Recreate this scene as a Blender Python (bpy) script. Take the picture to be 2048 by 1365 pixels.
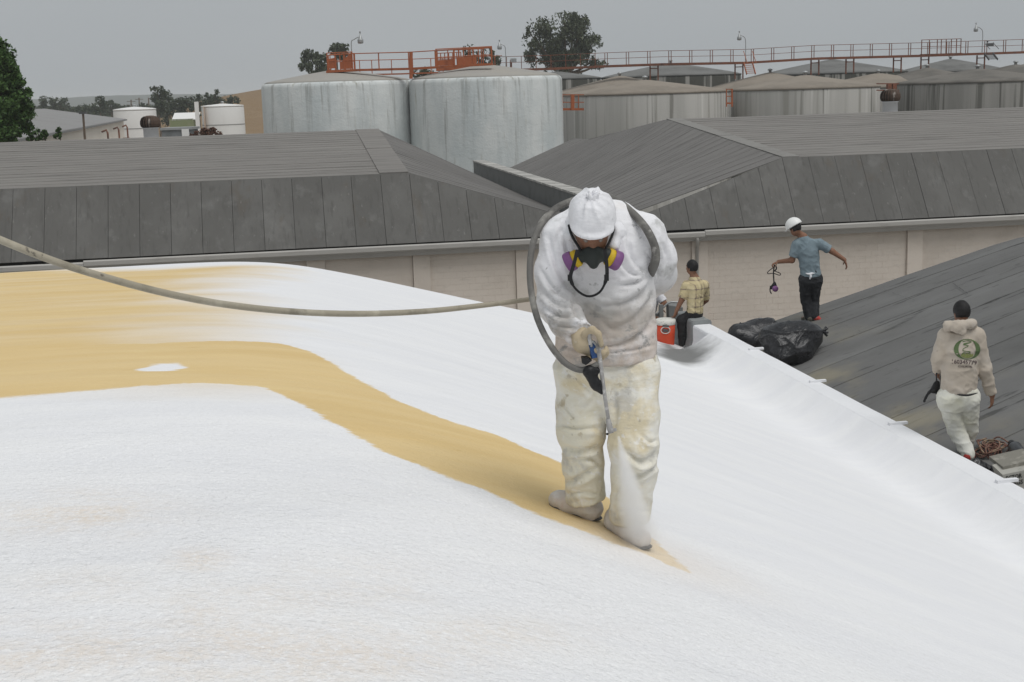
import bpy, math, random
import numpy as np
from mathutils import Vector, Matrix
from mathutils.bvhtree import BVHTree
random.seed(7); RNG = np.random.default_rng(7)
for _o in list(bpy.data.objects): bpy.data.objects.remove(_o)
SC = bpy.context.scene; COL = SC.collection

# ------------------------------------------------------------------ camera
H = 9.0                       # eye level above the yard
YAW, PITCH, ROLL, FPX = math.radians(9.5), math.radians(10.8), 0.0305, 2600.0
CAM = np.array([0.0, 0.0, H])
FH = np.array([math.sin(YAW), math.cos(YAW), 0.0])        # horizontal forward
R0 = np.array([math.cos(YAW), -math.sin(YAW), 0.0])
FW = FH * math.cos(PITCH) + np.array([0, 0, -math.sin(PITCH)])
U0 = np.cross(R0, FW)
RR = R0 * math.cos(ROLL) - U0 * math.sin(ROLL)
UU = U0 * math.cos(ROLL) + R0 * math.sin(ROLL)
UP = np.array([0, 0, 1.0])
cd = bpy.data.cameras.new('camera'); cam = bpy.data.objects.new('camera', cd); COL.objects.link(cam)
mw = Matrix.Identity(4)
for i in range(3):
    mw[i][0], mw[i][1], mw[i][2], mw[i][3] = RR[i], UU[i], -FW[i], CAM[i]
cam.matrix_world = mw
cd.sensor_width = 36.0; cd.lens = FPX / 2048 * 36; cd.clip_start = 0.05; cd.clip_end = 6000
SC.camera = cam

# ------------------------------------------------------------------ sky, sun, exposure
SUN_EL, SUN_AZ = math.radians(64), math.radians(152)      # azimuth measured clockwise from +Y
w = bpy.data.worlds.new('World'); SC.world = w; w.use_nodes = True
nt = w.node_tree; nt.nodes.clear()
def wn(t): return nt.nodes.new(t)
sky = wn('ShaderNodeTexSky'); sky.sky_type = 'NISHITA'; sky.sun_disc = False
sky.sun_elevation = SUN_EL; sky.sun_rotation = SUN_AZ; sky.dust_density = 4.0; sky.air_density = 1.0
hs = wn('ShaderNodeHueSaturation'); hs.inputs['Saturation'].default_value = 0.12
nt.links.new(sky.outputs[0], hs.inputs['Color'])
tc = wn('ShaderNodeTexCoord'); mp = wn('ShaderNodeMapping'); mp.inputs['Scale'].default_value = (1, 1, 2.2)
nz = wn('ShaderNodeTexNoise'); nz.inputs['Scale'].default_value = 1.6; nz.inputs['Detail'].default_value = 4; nz.inputs['Roughness'].default_value = .45
nt.links.new(tc.outputs['Generated'], mp.inputs[0]); nt.links.new(mp.outputs[0], nz.inputs['Vector'])
rp = wn('ShaderNodeValToRGB')
rp.color_ramp.elements[0].position = .3; rp.color_ramp.elements[0].color = (4.02, 4.34, 4.60, 1)
rp.color_ramp.elements[1].position = .7; rp.color_ramp.elements[1].color = (4.74, 4.98, 5.14, 1)
nt.links.new(nz.outputs['Fac'], rp.inputs[0])
mx = wn('ShaderNodeMix'); mx.data_type = 'RGBA'; mx.inputs[0].default_value = 0.88   # cloud cover over the clear sky
nt.links.new(hs.outputs[0], mx.inputs[6]); nt.links.new(rp.outputs[0], mx.inputs[7])
bg = wn('ShaderNodeBackground'); bg.inputs[1].default_value = 0.078
wo = wn('ShaderNodeOutputWorld')
nt.links.new(mx.outputs[2], bg.inputs[0]); nt.links.new(bg.outputs[0], wo.inputs[0])
sl = bpy.data.lights.new('sun', 'SUN'); sl.energy = 1.45; sl.angle = math.radians(38); sl.color = (1.0, .985, .965)
so = bpy.data.objects.new('sun', sl); COL.objects.link(so)
sd = Vector((math.sin(SUN_AZ) * math.cos(SUN_EL), math.cos(SUN_AZ) * math.cos(SUN_EL), math.sin(SUN_EL)))
so.rotation_euler = sd.to_track_quat('Z', 'Y').to_euler(); so.location = (0, 0, 60)
SC.view_settings.view_transform = 'Standard'; SC.view_settings.look = 'None'
SC.view_settings.exposure = 0.25; SC.view_settings.gamma = 1.0
try: SC.view_settings.use_curve_mapping = False
except Exception: pass
SC.render.engine = 'CYCLES'
SC.cycles.use_denoising = True
SC.cycles.max_bounces = 6; SC.cycles.diffuse_bounces = 3; SC.cycles.volume_bounces = 4
SC.cycles.transparent_max_bounces = 12

# ------------------------------------------------------------------ surveying helpers (photo measurements -> places in the yard)
def ray(px, py): return FW * FPX + RR * (px - 1024.0) + UU * (682.5 - py)
def hp(px, py, D):
    d = ray(px, py); return CAM + d * (D / float(d @ FH))
def atY(px, py, Y):
    d = ray(px, py); return CAM + d * (Y / d[1])
def atZ(px, py, z):
    d = ray(px, py); return CAM + d * ((z - H) / d[2])
def px_of(P):
    v = np.asarray(P) - CAM; k = FPX / (v @ FW); return 1024 + k * (v @ RR), 682.5 - k * (v @ UU)

# ------------------------------------------------------------------ scene helpers
def thing(name, label, cat, loc=(0, 0, 0), group=None):
    o = bpy.data.objects.new(name, None); COL.objects.link(o); o.location = loc
    o.empty_display_size = .2; o['label'] = label; o['category'] = cat
    if group: o['group'] = group
    return o
def wloc(o):
    v = Vector((0, 0, 0))
    while o is not None: v = v + o.location; o = o.parent
    return np.array(v)
def tag(o, label, cat, group=None):
    o['label'] = label; o['category'] = cat
    if group: o['group'] = group
    return o
def mesh(name, V, F, smooth=False):
    me = bpy.data.meshes.new(name); V = np.asarray(V, dtype=np.float32)
    if isinstance(F, np.ndarray):
        n, k = F.shape
        me.vertices.add(len(V)); me.vertices.foreach_set('co', V.ravel())
        me.loops.add(n * k); me.loops.foreach_set('vertex_index', F.astype(np.int32).ravel())
        me.polygons.add(n); me.polygons.foreach_set('loop_start', np.arange(0, n * k, k, dtype=np.int32))
        me.polygons.foreach_set('loop_total', np.full(n, k, dtype=np.int32)); me.update(calc_edges=True)
    else:
        me.from_pydata([tuple(map(float, v)) for v in V], [], F); me.update()
    if smooth: me.polygons.foreach_set('use_smooth', np.ones(len(me.polygons), dtype=bool))
    return me
def put(name, V, F, mat, parent=None, smooth=False, kind=None, origin=None):
    """V in yard coordinates; linked as ONE mesh object, its origin at its parent (or at `origin`)."""
    V = np.asarray(V, dtype=float)
    off = wloc(parent) if parent is not None else (np.array(origin) if origin is not None else np.zeros(3))
    me = mesh(name, V - off, F, smooth); o = bpy.data.objects.new(name, me); COL.objects.link(o)
    if mat is not None: me.materials.append(mat)
    if parent is not None: o.parent = parent
    else: o.location = off
    if kind: o['kind'] = kind
    return o

class MB:
    def __init__(s): s.V = []; s.F = []
    def add(s, V, F):
        b = len(s.V); s.V += [tuple(map(float, v)) for v in V]; s.F += [tuple(int(i) + b for i in f) for f in F]; return s
    def box(s, c, d, ax=None):
        c = np.array(c, float); ax = np.eye(3) if ax is None else ax
        V = [c + ax[0] * d[0] / 2 * i + ax[1] * d[1] / 2 * j + ax[2] * d[2] / 2 * k for i in (-1, 1) for j in (-1, 1) for k in (-1, 1)]
        return s.add(V, [(0, 1, 3, 2), (4, 6, 7, 5), (0, 4, 5, 1), (2, 3, 7, 6), (0, 2, 6, 4), (1, 5, 7, 3)])
    def bar(s, p, q, wd, ht=None):
        p, q = np.array(p, float), np.array(q, float); a = q - p; L = np.linalg.norm(a); a /= L
        t = UP if abs(a[2]) < .95 else np.array([1., 0, 0]); b = np.cross(a, t); b /= np.linalg.norm(b); c = np.cross(b, a)
        return s.box((p + q) / 2, (L, wd, ht or wd), np.array([a, b, c]))
    def tube(s, P, r, seg=8, cap=True):
        P = np.array(P, float); n = len(P); r = np.full(n, r) if np.isscalar(r) else np.array(r)
        T = np.gradient(P, axis=0); T /= np.linalg.norm(T, axis=1)[:, None] + 1e-9
        t = UP if abs(T[0][2]) < .9 else np.array([1., 0, 0]); N = np.cross(T[0], t); N /= np.linalg.norm(N); V = []; F = []
        for i in range(n):
            N = N - T[i] * (N @ T[i]); N /= np.linalg.norm(N) + 1e-9; B = np.cross(T[i], N)
            for k in range(seg):
                a = 2 * math.pi * k / seg; V.append(P[i] + r[i] * (math.cos(a) * N + math.sin(a) * B))
        for i in range(n - 1):
            for k in range(seg):
                k2 = (k + 1) % seg; F.append((i * seg + k, i * seg + k2, (i + 1) * seg + k2, (i + 1) * seg + k))
        if cap: F += [tuple(range(seg))[::-1], tuple((n - 1) * seg + k for k in range(seg))]
        return s.add(V, F)
    def lathe(s, c, prof, seg=24, ax=None, a0=0., a1=2 * math.pi):
        c = np.array(c, float); ax = np.eye(3) if ax is None else ax; full = abs(a1 - a0 - 2 * math.pi) < 1e-6
        m = seg if full else seg + 1; V = []; F = []
        for (r, z) in prof:
            for k in range(m):
                a = a0 + (a1 - a0) * k / seg; V.append(c + ax[0] * r * math.cos(a) + ax[1] * r * math.sin(a) + ax[2] * z)
        for i in range(len(prof) - 1):
            for k in range(seg):
                k2 = (k + 1) % m if full else k + 1; F.append((i * m + k, i * m + k2, (i + 1) * m + k2, (i + 1) * m + k))
        return s.add(V, F)
    def prism(s, poly, dvec):
        poly = [np.array(p, float) for p in poly]; n = len(poly); d = np.array(dvec, float)
        F = [tuple(range(n))[::-1], tuple(range(n, 2 * n))] + [(i, (i + 1) % n, n + (i + 1) % n, n + i) for i in range(n)]
        return s.add(poly + [p + d for p in poly], F)
    def put(s, name, mat, parent=None, smooth=False, kind=None, origin=None):
        return put(name, s.V, s.F, mat, parent, smooth, kind, origin)

def spline(P, n):
    P = np.array(P, float); m = len(P); out = []
    Q = np.vstack([2 * P[0] - P[1], P, 2 * P[-1] - P[-2]])
    for t in np.linspace(0, m - 1 - 1e-6, n):
        i = int(t); u = t - i; a, b, c, d = Q[i], Q[i + 1], Q[i + 2], Q[i + 3]
        out.append(.5 * ((2 * b) + (-a + c) * u + (2 * a - 5 * b + 4 * c - d) * u * u + (-a + 3 * b - 3 * c + d) * u ** 3))
    return np.array(out)
def dup(o, parent=None):
    c = o.copy(); COL.objects.link(c)
    if parent is not None: c.parent = parent
    for ch in list(o.children): dup(ch, c)
    return c

# ------------------------------------------------------------------ materials
def M(name, base, rough=.85, layers=(), bump=(), metal=0., spec=.3, island=None, extra=None):
    """layers: (colour, scale, lo, hi, stretch, strength[, detail]) laid over the base by noise; bump: (scale, dist, stretch)"""
    m = bpy.data.materials.new(name); m.use_nodes = True; t = m.node_tree; L = t.links; N = t.nodes.new
    b = t.nodes['Principled BSDF']; b.inputs['Roughness'].default_value = rough; b.inputs['Metallic'].default_value = metal
    b.inputs['Specular IOR Level'].default_value = spec
    co = N('ShaderNodeTexCoord').outputs['Object']
    c = N('ShaderNodeRGB'); c.outputs[0].default_value = (*base, 1); cur = c.outputs[0]
    seed = sum(map(ord, name)) % 97
    def noise(scale, stretch, detail=5., rgh=.6):
        mp = N('ShaderNodeMapping'); mp.inputs['Scale'].default_value = stretch; mp.inputs['Location'].default_value = (seed, seed * .37, seed * .11)
        L.new(co, mp.inputs[0]); n = N('ShaderNodeTexNoise'); n.inputs['Scale'].default_value = scale; n.inputs['Detail'].default_value = detail
        n.inputs['Roughness'].default_value = rgh; L.new(mp.outputs[0], n.inputs['Vector']); return n.outputs['Fac']
    for ly in layers:
        col, scale, lo, hi, stretch, stg = ly[:6]; det = ly[6] if len(ly) > 6 else 5.
        mr = N('ShaderNodeMapRange'); mr.inputs[1].default_value = lo; mr.inputs[2].default_value = hi; mr.inputs[4].default_value = stg
        mr.interpolation_type = 'SMOOTHSTEP'
        L.new(noise(scale, stretch, det), mr.inputs[0]); x = N('ShaderNodeMix'); x.data_type = 'RGBA'; x.inputs[7].default_value = (*col, 1)
        L.new(mr.outputs[0], x.inputs[0]); L.new(cur, x.inputs[6]); cur = x.outputs[2]; seed += 13
    if island:
        g = N('ShaderNodeNewGeometry'); x = N('ShaderNodeMix'); x.data_type = 'RGBA'; x.inputs[7].default_value = (*island, 1)
        L.new(g.outputs['Random Per Island'], x.inputs[0]); L.new(cur, x.inputs[6]); cur = x.outputs[2]
    if extra: cur = extra(t, cur, co)
    L.new(cur, b.inputs['Base Color'])
    nrm = None
    for (scale, dist, stretch) in bump:
        bp = N('ShaderNodeBump'); bp.inputs['Distance'].default_value = dist; bp.inputs['Strength'].default_value = 1.
        L.new(noise(scale, stretch, 6.), bp.inputs['Height']); seed += 7
        if nrm is not None: L.new(nrm, bp.inputs['Normal'])
        nrm = bp.outputs[0]
    if nrm is not None: L.new(nrm, b.inputs['Normal'])
    return m
def vary(o, amt=.12):
    """one piece's own tone, from its object's random value"""
    return o
ONE = (1, 1, 1)
def objrand(lo, hi):
    def f(t, cur, co):
        N = t.nodes.new; i = N('ShaderNodeObjectInfo'); mr = N('ShaderNodeMapRange'); mr.inputs[3].default_value = lo; mr.inputs[4].default_value = hi
        t.links.new(i.outputs['Random'], mr.inputs[0]); h = N('ShaderNodeHueSaturation'); t.links.new(mr.outputs[0], h.inputs['Value']); t.links.new(cur, h.inputs['Color']); return h.outputs[0]
    return f

# ------------------------------------------------------------------ numpy noise + SDF modelling
def vnoise(P, seed=0):
    P = np.asarray(P, float); I = np.floor(P).astype(np.int64); f = P - I; f = f * f * (3 - 2 * f)
    def h(dx, dy, dz):
        n = (I[:, 0] + dx) * 374761393 + (I[:, 1] + dy) * 668265263 + (I[:, 2] + dz) * 2147483647 + seed * 1442695
        n = (n ^ (n >> 13)) * 1274126177; n = n ^ (n >> 16); return (n & 0xffff) / 65535.0
    x, y, z = f.T; r = 0
    for dx in (0, 1):
        for dy in (0, 1):
            for dz in (0, 1):
                r = r + h(dx, dy, dz) * (x if dx else 1 - x) * (y if dy else 1 - y) * (z if dz else 1 - z)
    return r
def fbm(P, o=3, seed=0):
    P = np.asarray(P, float); r = 0; a = .5
    for i in range(o): r = r + a * vnoise(P * 2 ** i, seed + i); a *= .5
    return r

class Sdf:
    def __init__(s, h=.01): s.h = h; s.p = []
    def cap(s, a, b, ra, rb=None, k=.03, n=None, f=1., op='+'):
        s.p.append((np.array(a, float), np.array(b, float), ra, ra if rb is None else rb, k, None if n is None else np.array(n, float), f, op)); return s
    def ball(s, c, r, k=.03, n=None, f=1., op='+'): return s.cap(c, c, r, r, k, n, f, op)
    def chain(s, P, R, k=.03, n=None, f=1.):
        for i in range(len(P) - 1): s.cap(P[i], P[i + 1], R[i], R[i + 1], k, n, f)
        return s
    def ell(s, c, ax, rad, k=.03, op='+'): s.p.append(('ell', np.array(c, float), np.array(ax, float), np.array(rad, float), k, op)); return s
    def clip(s, c, n, k=.0): s.p.append(('clip', np.array(c, float), np.array(n, float) / np.linalg.norm(n), k)); return s
    def clipin(s, c, n, center, R): s.p.append(('clipin', np.array(c, float), np.array(n, float) / np.linalg.norm(n), np.array(center, float), R)); return s
    def build(s):
        lo, hi = np.full(3, 1e9), np.full(3, -1e9)
        for q in s.p:
            if isinstance(q[0], str):
                if q[0] == 'ell' and q[5] == '+': r = q[3].max(); lo = np.minimum(lo, q[1] - r); hi = np.maximum(hi, q[1] + r)
                continue
            if q[7] != '+': continue
            r = max(q[2], q[3]) * max(1, q[6]); lo = np.minimum(lo, np.minimum(q[0], q[1]) - r); hi = np.maximum(hi, np.maximum(q[0], q[1]) + r)
        h = s.h; lo -= 3 * h; hi += 3 * h; n = np.ceil((hi - lo) / h).astype(int) + 1
        G = [lo[i] + h * np.arange(n[i]) for i in range(3)]; F = np.full(n, .5, dtype=np.float32)
        def sub(l, u):
            a = np.clip(np.floor((l - lo) / h).astype(int), 0, n - 1); b = np.clip(np.ceil((u - lo) / h).astype(int) + 1, 1, n)
            X = np.stack(np.meshgrid(*[G[i][a[i]:b[i]] for i in range(3)], indexing='ij'), -1); return tuple(slice(a[i], b[i]) for i in range(3)), X
        for q in s.p:
            if q[0] is not None and isinstance(q[0], str):
                if q[0] == 'clip':
                    X = np.stack(np.meshgrid(*G, indexing='ij'), -1); F = np.maximum(F, (X - q[1]) @ q[2]); continue
                if q[0] == 'clipin':
                    sl, X = sub(q[3] - q[4], q[3] + q[4]); F[sl] = np.where(((X - q[3]) ** 2).sum(-1) < q[4] ** 2, np.maximum(F[sl], (X - q[1]) @ q[2]), F[sl]); continue
                _, c, ax, rad, k, op = q; m = rad.max() + .05 + k; sl, X = sub(c - m, c + m)
                Y = (X - c) @ ax.T; d = (np.linalg.norm(Y / rad, axis=-1) - 1) * rad.min()
            else:
                a, b, ra, rb, k, nn, f, op = q; m = max(ra, rb) * max(1, f) + .05 + k
                sl, X = sub(np.minimum(a, b) - m, np.maximum(a, b) + m); X = X - a; ab = b - a
                if nn is not None:
                    e = X @ nn; X = X - e[..., None] * nn * (1 - 1 / f); ab = ab - (ab @ nn) * nn * (1 - 1 / f)
                L2 = ab @ ab; tt = np.clip((X @ ab) / L2, 0, 1) if L2 > 1e-12 else np.zeros(X.shape[:-1])
                d = (np.linalg.norm(X - tt[..., None] * ab, axis=-1) - (ra + (rb - ra) * tt)) * min(1, f)
            g = F[sl]
            if op == '-': F[sl] = np.maximum(g, -d)
            elif k > 0:
                hh = np.clip(.5 + .5 * (g - d) / k, 0, 1); F[sl] = g * (1 - hh) + d * hh - k * hh * (1 - hh)
            else: F[sl] = np.minimum(g, d)
        return nets(F, lo, h)
def nets(F, lo, h):
    S = F < 0; nx, ny, nz = F.shape; c = [(i, j, k) for i in (0, 1) for j in (0, 1) for k in (0, 1)]
    cnt = sum(S[i:nx - 1 + i, j:ny - 1 + j, k:nz - 1 + k].astype(np.int8) for i, j, k in c)
    A = np.argwhere((cnt > 0) & (cnt < 8)); vid = np.full((nx - 1, ny - 1, nz - 1), -1, dtype=np.int64); vid[tuple(A.T)] = np.arange(len(A))
    P = np.zeros((len(A), 3)); W = np.zeros(len(A))
    for a in c:
        for ax in range(3):
            if a[ax]: continue
            b = list(a); b[ax] = 1; b = tuple(b)
            fa = F[tuple((A + a).T)]; fb = F[tuple((A + b).T)]; m = (fa < 0) != (fb < 0)
            t = np.where(m, fa / np.where(m, fa - fb, 1), 0); q = A + a + np.outer(t, np.array(b) - np.array(a)); P[m] += q[m]; W[m] += 1
    P = P / W[:, None] * h + lo; Q = []
    for ax in range(3):
        u, v = (ax + 1) % 3, (ax + 2) % 3; sa = [slice(None)] * 3; sb = [slice(None)] * 3; sa[ax] = slice(0, -1); sb[ax] = slice(1, None)
        E = np.argwhere(S[tuple(sa)] != S[tuple(sb)])
        ok = (E[:, u] > 0) & (E[:, v] > 0) & (E[:, u] < F.shape[u] - 1) & (E[:, v] < F.shape[v] - 1); E = E[ok]
        def vv(du, dv): e = E.copy(); e[:, u] -= du; e[:, v] -= dv; return vid[tuple(e.T)]
        q = np.stack([vv(1, 1), vv(0, 1), vv(0, 0), vv(1, 0)], 1); fl = ~S[tuple(E.T)]; q[fl] = q[fl][:, ::-1]; Q.append(q)
    Q = np.vstack(Q); return P, Q
def normals(V, Q):
    n = np.cross(V[Q[:, 2]] - V[Q[:, 0]], V[Q[:, 3]] - V[Q[:, 1]]); N = np.zeros_like(V)
    for k in range(4): np.add.at(N, Q[:, k], n)
    return N / (np.linalg.norm(N, axis=1)[:, None] + 1e-12)
def relax(V, Q, it=2, lam=.5):
    for _ in range(it):
        A = np.zeros_like(V); c = np.zeros(len(V))
        for k in range(4):
            for j in (1, 3): np.add.at(A, Q[:, k], V[Q[:, (k + j) % 4]]); np.add.at(c, Q[:, k], 1)
        V = V + lam * (A / c[:, None] - V)
    return V
def cloth(sdf, amp=.008, scl=(9, 9, 14), seed=0, fine=.003, it=2):
    V, Q = sdf.build(); V = relax(V, Q, it); N = normals(V, Q); C = V.mean(0); P = V - C
    wv = P + .08 * np.stack([fbm(P * 5, 2, seed + 5), fbm(P * 5, 2, seed + 6), fbm(P * 5, 2, seed + 7)], 1)
    r1 = 1 - np.abs(2 * vnoise(wv * np.array(scl), seed) - 1); r2 = 1 - np.abs(2 * vnoise(wv @ np.array([[.8, 0, .6], [0, 1, 0], [-.6, 0, .8]]) * np.array(scl) * 1.7, seed + 3) - 1)
    d = amp * (r1 ** 2 - .4) + amp * .6 * (r2 ** 2 - .4) + fine * (fbm(P * 30, 2, seed + 9) - .4)
    return V + N * d[:, None], Q

def pxs(V):
    v = V - CAM; k = FPX / (v @ FW); return np.stack([1024 + k * (v @ RR), 682.5 - k * (v @ UU)], 1)
def creases(V, Q, lines):
    """sculpt folds that follow measured fold lines on the side of the cloth seen in the photo"""
    N = normals(V, Q); face = np.clip(((N * (CAM - V)).sum(1) / np.linalg.norm(CAM - V, axis=1)) * 2.5, 0, 1); X = pxs(V); D = np.zeros(len(V))
    for pts, dep, w_ in lines:
        w_ = w_ * .72; dep = dep * .9
        L = spline([(x, y, 0) for x, y in pts], 26)[:, :2]; dd = np.full(len(V), 1e9); tt = np.zeros(len(V)); sg = np.zeros(len(V))
        m = (X[:, 0] > L[:, 0].min() - 5 * w_) & (X[:, 0] < L[:, 0].max() + 5 * w_) & (X[:, 1] > L[:, 1].min() - 5 * w_) & (X[:, 1] < L[:, 1].max() + 5 * w_); ix = np.where(m)[0]
        for i in range(25):
            a, ab = L[i], L[i + 1] - L[i]; e = X[ix] - a; t = np.clip(e @ ab / (ab @ ab), 0, 1); d = np.linalg.norm(e - t[:, None] * ab, axis=1); b = d < dd[ix]; j = ix[b]
            dd[j] = d[b]; tt[j] = (i + t[b]) / 25; sg[j] = np.sign(ab[0] * e[b, 1] - ab[1] * e[b, 0])
        f = np.clip(np.sin(np.pi * np.clip(tt, .02, .98)), 0, 1) ** .6
        D += f * dep * (-np.exp(-(dd / w_) ** 2) + .75 * np.exp(-((dd * sg - 2.0 * w_) / (1.3 * w_)) ** 2) + .35 * np.exp(-((dd * sg + 2.2 * w_) / (1.5 * w_)) ** 2))
    return V + N * (D * face)[:, None]
def zstain(col, zlo, zhi, scale, lo, hi, stg, stretch=(1, 1, 1)):
    """soiling that gets heavier towards one end of a garment"""
    def f(t, cur, co):
        N_ = t.nodes.new; L = t.links; sx = N_('ShaderNodeSeparateXYZ'); L.new(co, sx.inputs[0]); mr = N_('ShaderNodeMapRange'); mr.inputs[1].default_value = zlo; mr.inputs[2].default_value = zhi; L.new(sx.outputs[2], mr.inputs[0])
        mp = N_('ShaderNodeMapping'); mp.inputs['Scale'].default_value = stretch; L.new(co, mp.inputs[0]); n = N_('ShaderNodeTexNoise'); n.inputs['Scale'].default_value = scale; n.inputs['Detail'].default_value = 7; n.inputs['Roughness'].default_value = .65; L.new(mp.outputs[0], n.inputs['Vector'])
        m2 = N_('ShaderNodeMapRange'); m2.interpolation_type = 'SMOOTHSTEP'; m2.inputs[1].default_value = lo; m2.inputs[2].default_value = hi; m2.inputs[4].default_value = stg; L.new(n.outputs['Fac'], m2.inputs[0])
        mu = N_('ShaderNodeMath'); mu.operation = 'MULTIPLY'; L.new(mr.outputs[0], mu.inputs[0]); L.new(m2.outputs[0], mu.inputs[1]); x = N_('ShaderNodeMix'); x.data_type = 'RGBA'; x.inputs[7].default_value = (*col, 1); L.new(mu.outputs[0], x.inputs[0]); L.new(cur, x.inputs[6]); return x.outputs[2]
    return f
def chainx(*fs):
    def f(t, cur, co):
        for g in fs: cur = g(t, cur, co)
        return cur
    return f
# ================================================================== MATERIALS
m_skirt = M('felt_panel', (.122, .119, .112), .9, [((.15, .147, .139), .7, .45, .7, (1, 1, .6), .8), ((.18, .177, .17), 1.6, .55, .70, (1, 1, .8), .55), ((.085, .082, .077), 3, .5, .75, (2.5, 1, .25), .6), ((.12, .098, .075), 1.1, .58, .72, (1.4, 1, .6), .4), ((.22, .215, .205), 7, .64, .72, (1.6, 1, .5), .6)], [(60, .004, ONE)], extra=objrand(.94, 1.06))
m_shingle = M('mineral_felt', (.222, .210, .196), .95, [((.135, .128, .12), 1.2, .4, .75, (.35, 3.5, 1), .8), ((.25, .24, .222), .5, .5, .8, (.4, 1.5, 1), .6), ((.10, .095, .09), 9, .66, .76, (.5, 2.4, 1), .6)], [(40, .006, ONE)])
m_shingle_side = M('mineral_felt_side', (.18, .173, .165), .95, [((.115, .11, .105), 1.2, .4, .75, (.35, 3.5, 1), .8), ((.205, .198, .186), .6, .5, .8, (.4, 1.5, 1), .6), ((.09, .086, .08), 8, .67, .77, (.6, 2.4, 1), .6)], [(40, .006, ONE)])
m_cap = M('hip_felt', (.235, .228, .215), .95, [((.16, .153, .142), 1.6, .45, .75, ONE, .6)], [(40, .006, ONE)])
m_dark = M('dark_gap', (.028, .027, .026), .95)
m_gutter = M('painted_gutter', (.40, .385, .36), .6, [((.26, .245, .22), 2, .5, .8, (.6, 1, 3), .6)], [(30, .002, ONE)])
m_wall = M('painted_block', (.68, .605, .53), .9, [((.58, .51, .44), .7, .42, .72, (1, 1, 1.4), .7), ((.50, .46, .40), 2.2, .55, .78, (.7, 1, 3), .45), ((.73, .67, .60), 6, .6, .8, (.8, 1, 2), .5)], [(55, .004, ONE)], extra=objrand(.93, 1.05))
m_conc_grey = M('grey_coping', (.2, .205, .2), .9, [((.13, .135, .13), 2, .45, .75, ONE, .6)], [(40, .005, ONE)])
m_tile = M('coping_block', (.42, .41, .385), .9, [((.3, .29, .27), 4, .5, .8, ONE, .6)], [(60, .004, ONE)], extra=objrand(.85, 1.12))
m_white_tank = M('white_tank_paint', (.63, .655, .645), .75, [((.50, .545, .55), .3, .42, .7, (1, 1, .5), .7), ((.72, .73, .71), .5, .45, .7, (1, 1, .5), .7), ((.47, .505, .505), 1.0, .48, .68, (1, 1, .12), .5), ((.26, .255, .23), 1.8, .565, .68, (1, 1, .06), .65), ((.27, .235, .15), .8, .62, .72, (1, 1, .2), .55)], [(9, .015, ONE), (2.5, .03, (.8, .8, 1.1))], extra=chainx(zstain((.17, .165, .14), 5.0, 10.0, 1.3, .53, .68, .6, (1, 1, .06)), zstain((.2, .16, .07), 6.0, 9.5, .8, .60, .67, .8, (1, 1, .12))))
m_conc_tank_dark = M('soiled_concrete', (.29, .28, .26), .85, [((.2, .195, .18), .6, .4, .7, (1, 1, .05), .8), ((.38, .37, .35), 1.4, .53, .7, (1, 1, .02), .75), ((.10, .098, .085), 1.7, .53, .62, (1, 1, .012), .85), ((.05, .048, .04), 1.5, .6, .66, (1, 1, .012), .8)], [(14, .015, ONE)])
m_dull_roof = M('dull_sprayed_roof', (.17, .158, .14), .95, [((.10, .095, .085), .4, .4, .7, ONE, .8), ((.19, .18, .16), .9, .55, .8, (1, 1, 2), .5)], [(3, .04, ONE)])
m_conc_tank = M('streaked_concrete', (.47, .455, .425), .85, [((.36, .35, .325), .6, .4, .7, (1, 1, .05), .8), ((.6, .585, .55), 1.4, .53, .7, (1, 1, .02), .75), ((.26, .25, .22), 1.9, .52, .68, (1, 1, .018), .7), ((.13, .125, .105), 1.6, .6, .68, (1, 1, .02), .7)], [(14, .015, ONE)])
m_dark_tank = M('blackened_concrete', (.3, .29, .265), .85, [((.06, .06, .05), 1.1, .40, .50, (1, 1, .015), .95), ((.46, .45, .42), 1.6, .62, .72, (1, 1, .02), .6)], [(14, .015, ONE)])
m_tan_roof = M('tan_sprayed_roof', (.27, .235, .195), .95, [((.2, .175, .145), .4, .4, .7, ONE, .8), ((.34, .31, .26), .9, .55, .8, (1, 1, 2), .5)], [(3, .04, ONE)])
m_grey_roof = M('grey_sprayed_roof', (.175, .175, .168), .95, [((.11, .11, .105), .3, .4, .7, ONE, .8), ((.24, .235, .22), .9, .55, .8, ONE, .5)], [(3, .04, ONE)])
m_wtank_roof = M('pale_tank_roof', (.34, .325, .30), .95, [((.36, .34, .3), .4, .4, .7, ONE, .8)], [(3, .03, ONE)])
m_orange = M('orange_steel', (.36, .105, .04), .6, [((.2, .06, .03), 1.5, .5, .75, ONE, .8), ((.1, .06, .045), 3, .6, .8, ONE, .6)])
m_rust = M('rusty_rail', (.2, .075, .042), .7, [((.09, .06, .05), 1.5, .45, .7, ONE, .8)])
m_galv = M('galvanised_steel', (.38, .39, .39), .45, [((.25, .25, .25), 3, .5, .8, ONE, .5)], metal=.4)
m_steel_dark = M('dark_steel', (.09, .09, .09), .5)
m_shed_wall = M('cream_siding', (.87, .80, .71), .7, [((.78, .70, .61), 1, .5, .8, (1, 1, .2), .5)])
m_shed_roof = M('pale_metal_roof', (.26, .255, .25), .7, [((.21, .2, .195), .3, .45, .75, ONE, .6)])
m_white_metal = M('white_tank_steel', (.78, .77, .75), .6, [((.68, .66, .63), .5, .5, .8, (1, 1, .3), .5)], extra=None)
m_rust_stain = M('rust_stain', (.5, .37, .27), .8, [((.7, .65, .6), .8, .45, .7, (1, 1, .1), .8)])
m_turb = M('rusted_turbine', (.085, .055, .04), .7, [((.42, .38, .34), 4, .53, .64, (1, 1, .4), .8), ((.07, .05, .04), 2.5, .5, .7, ONE, .8)])
m_turb_base = M('turbine_base', (.7, .71, .72), .6, [((.7, .7, .7), 4, .6, .7, ONE, .7), ((.2, .2, .2), 3, .6, .8, ONE, .5)])
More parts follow.
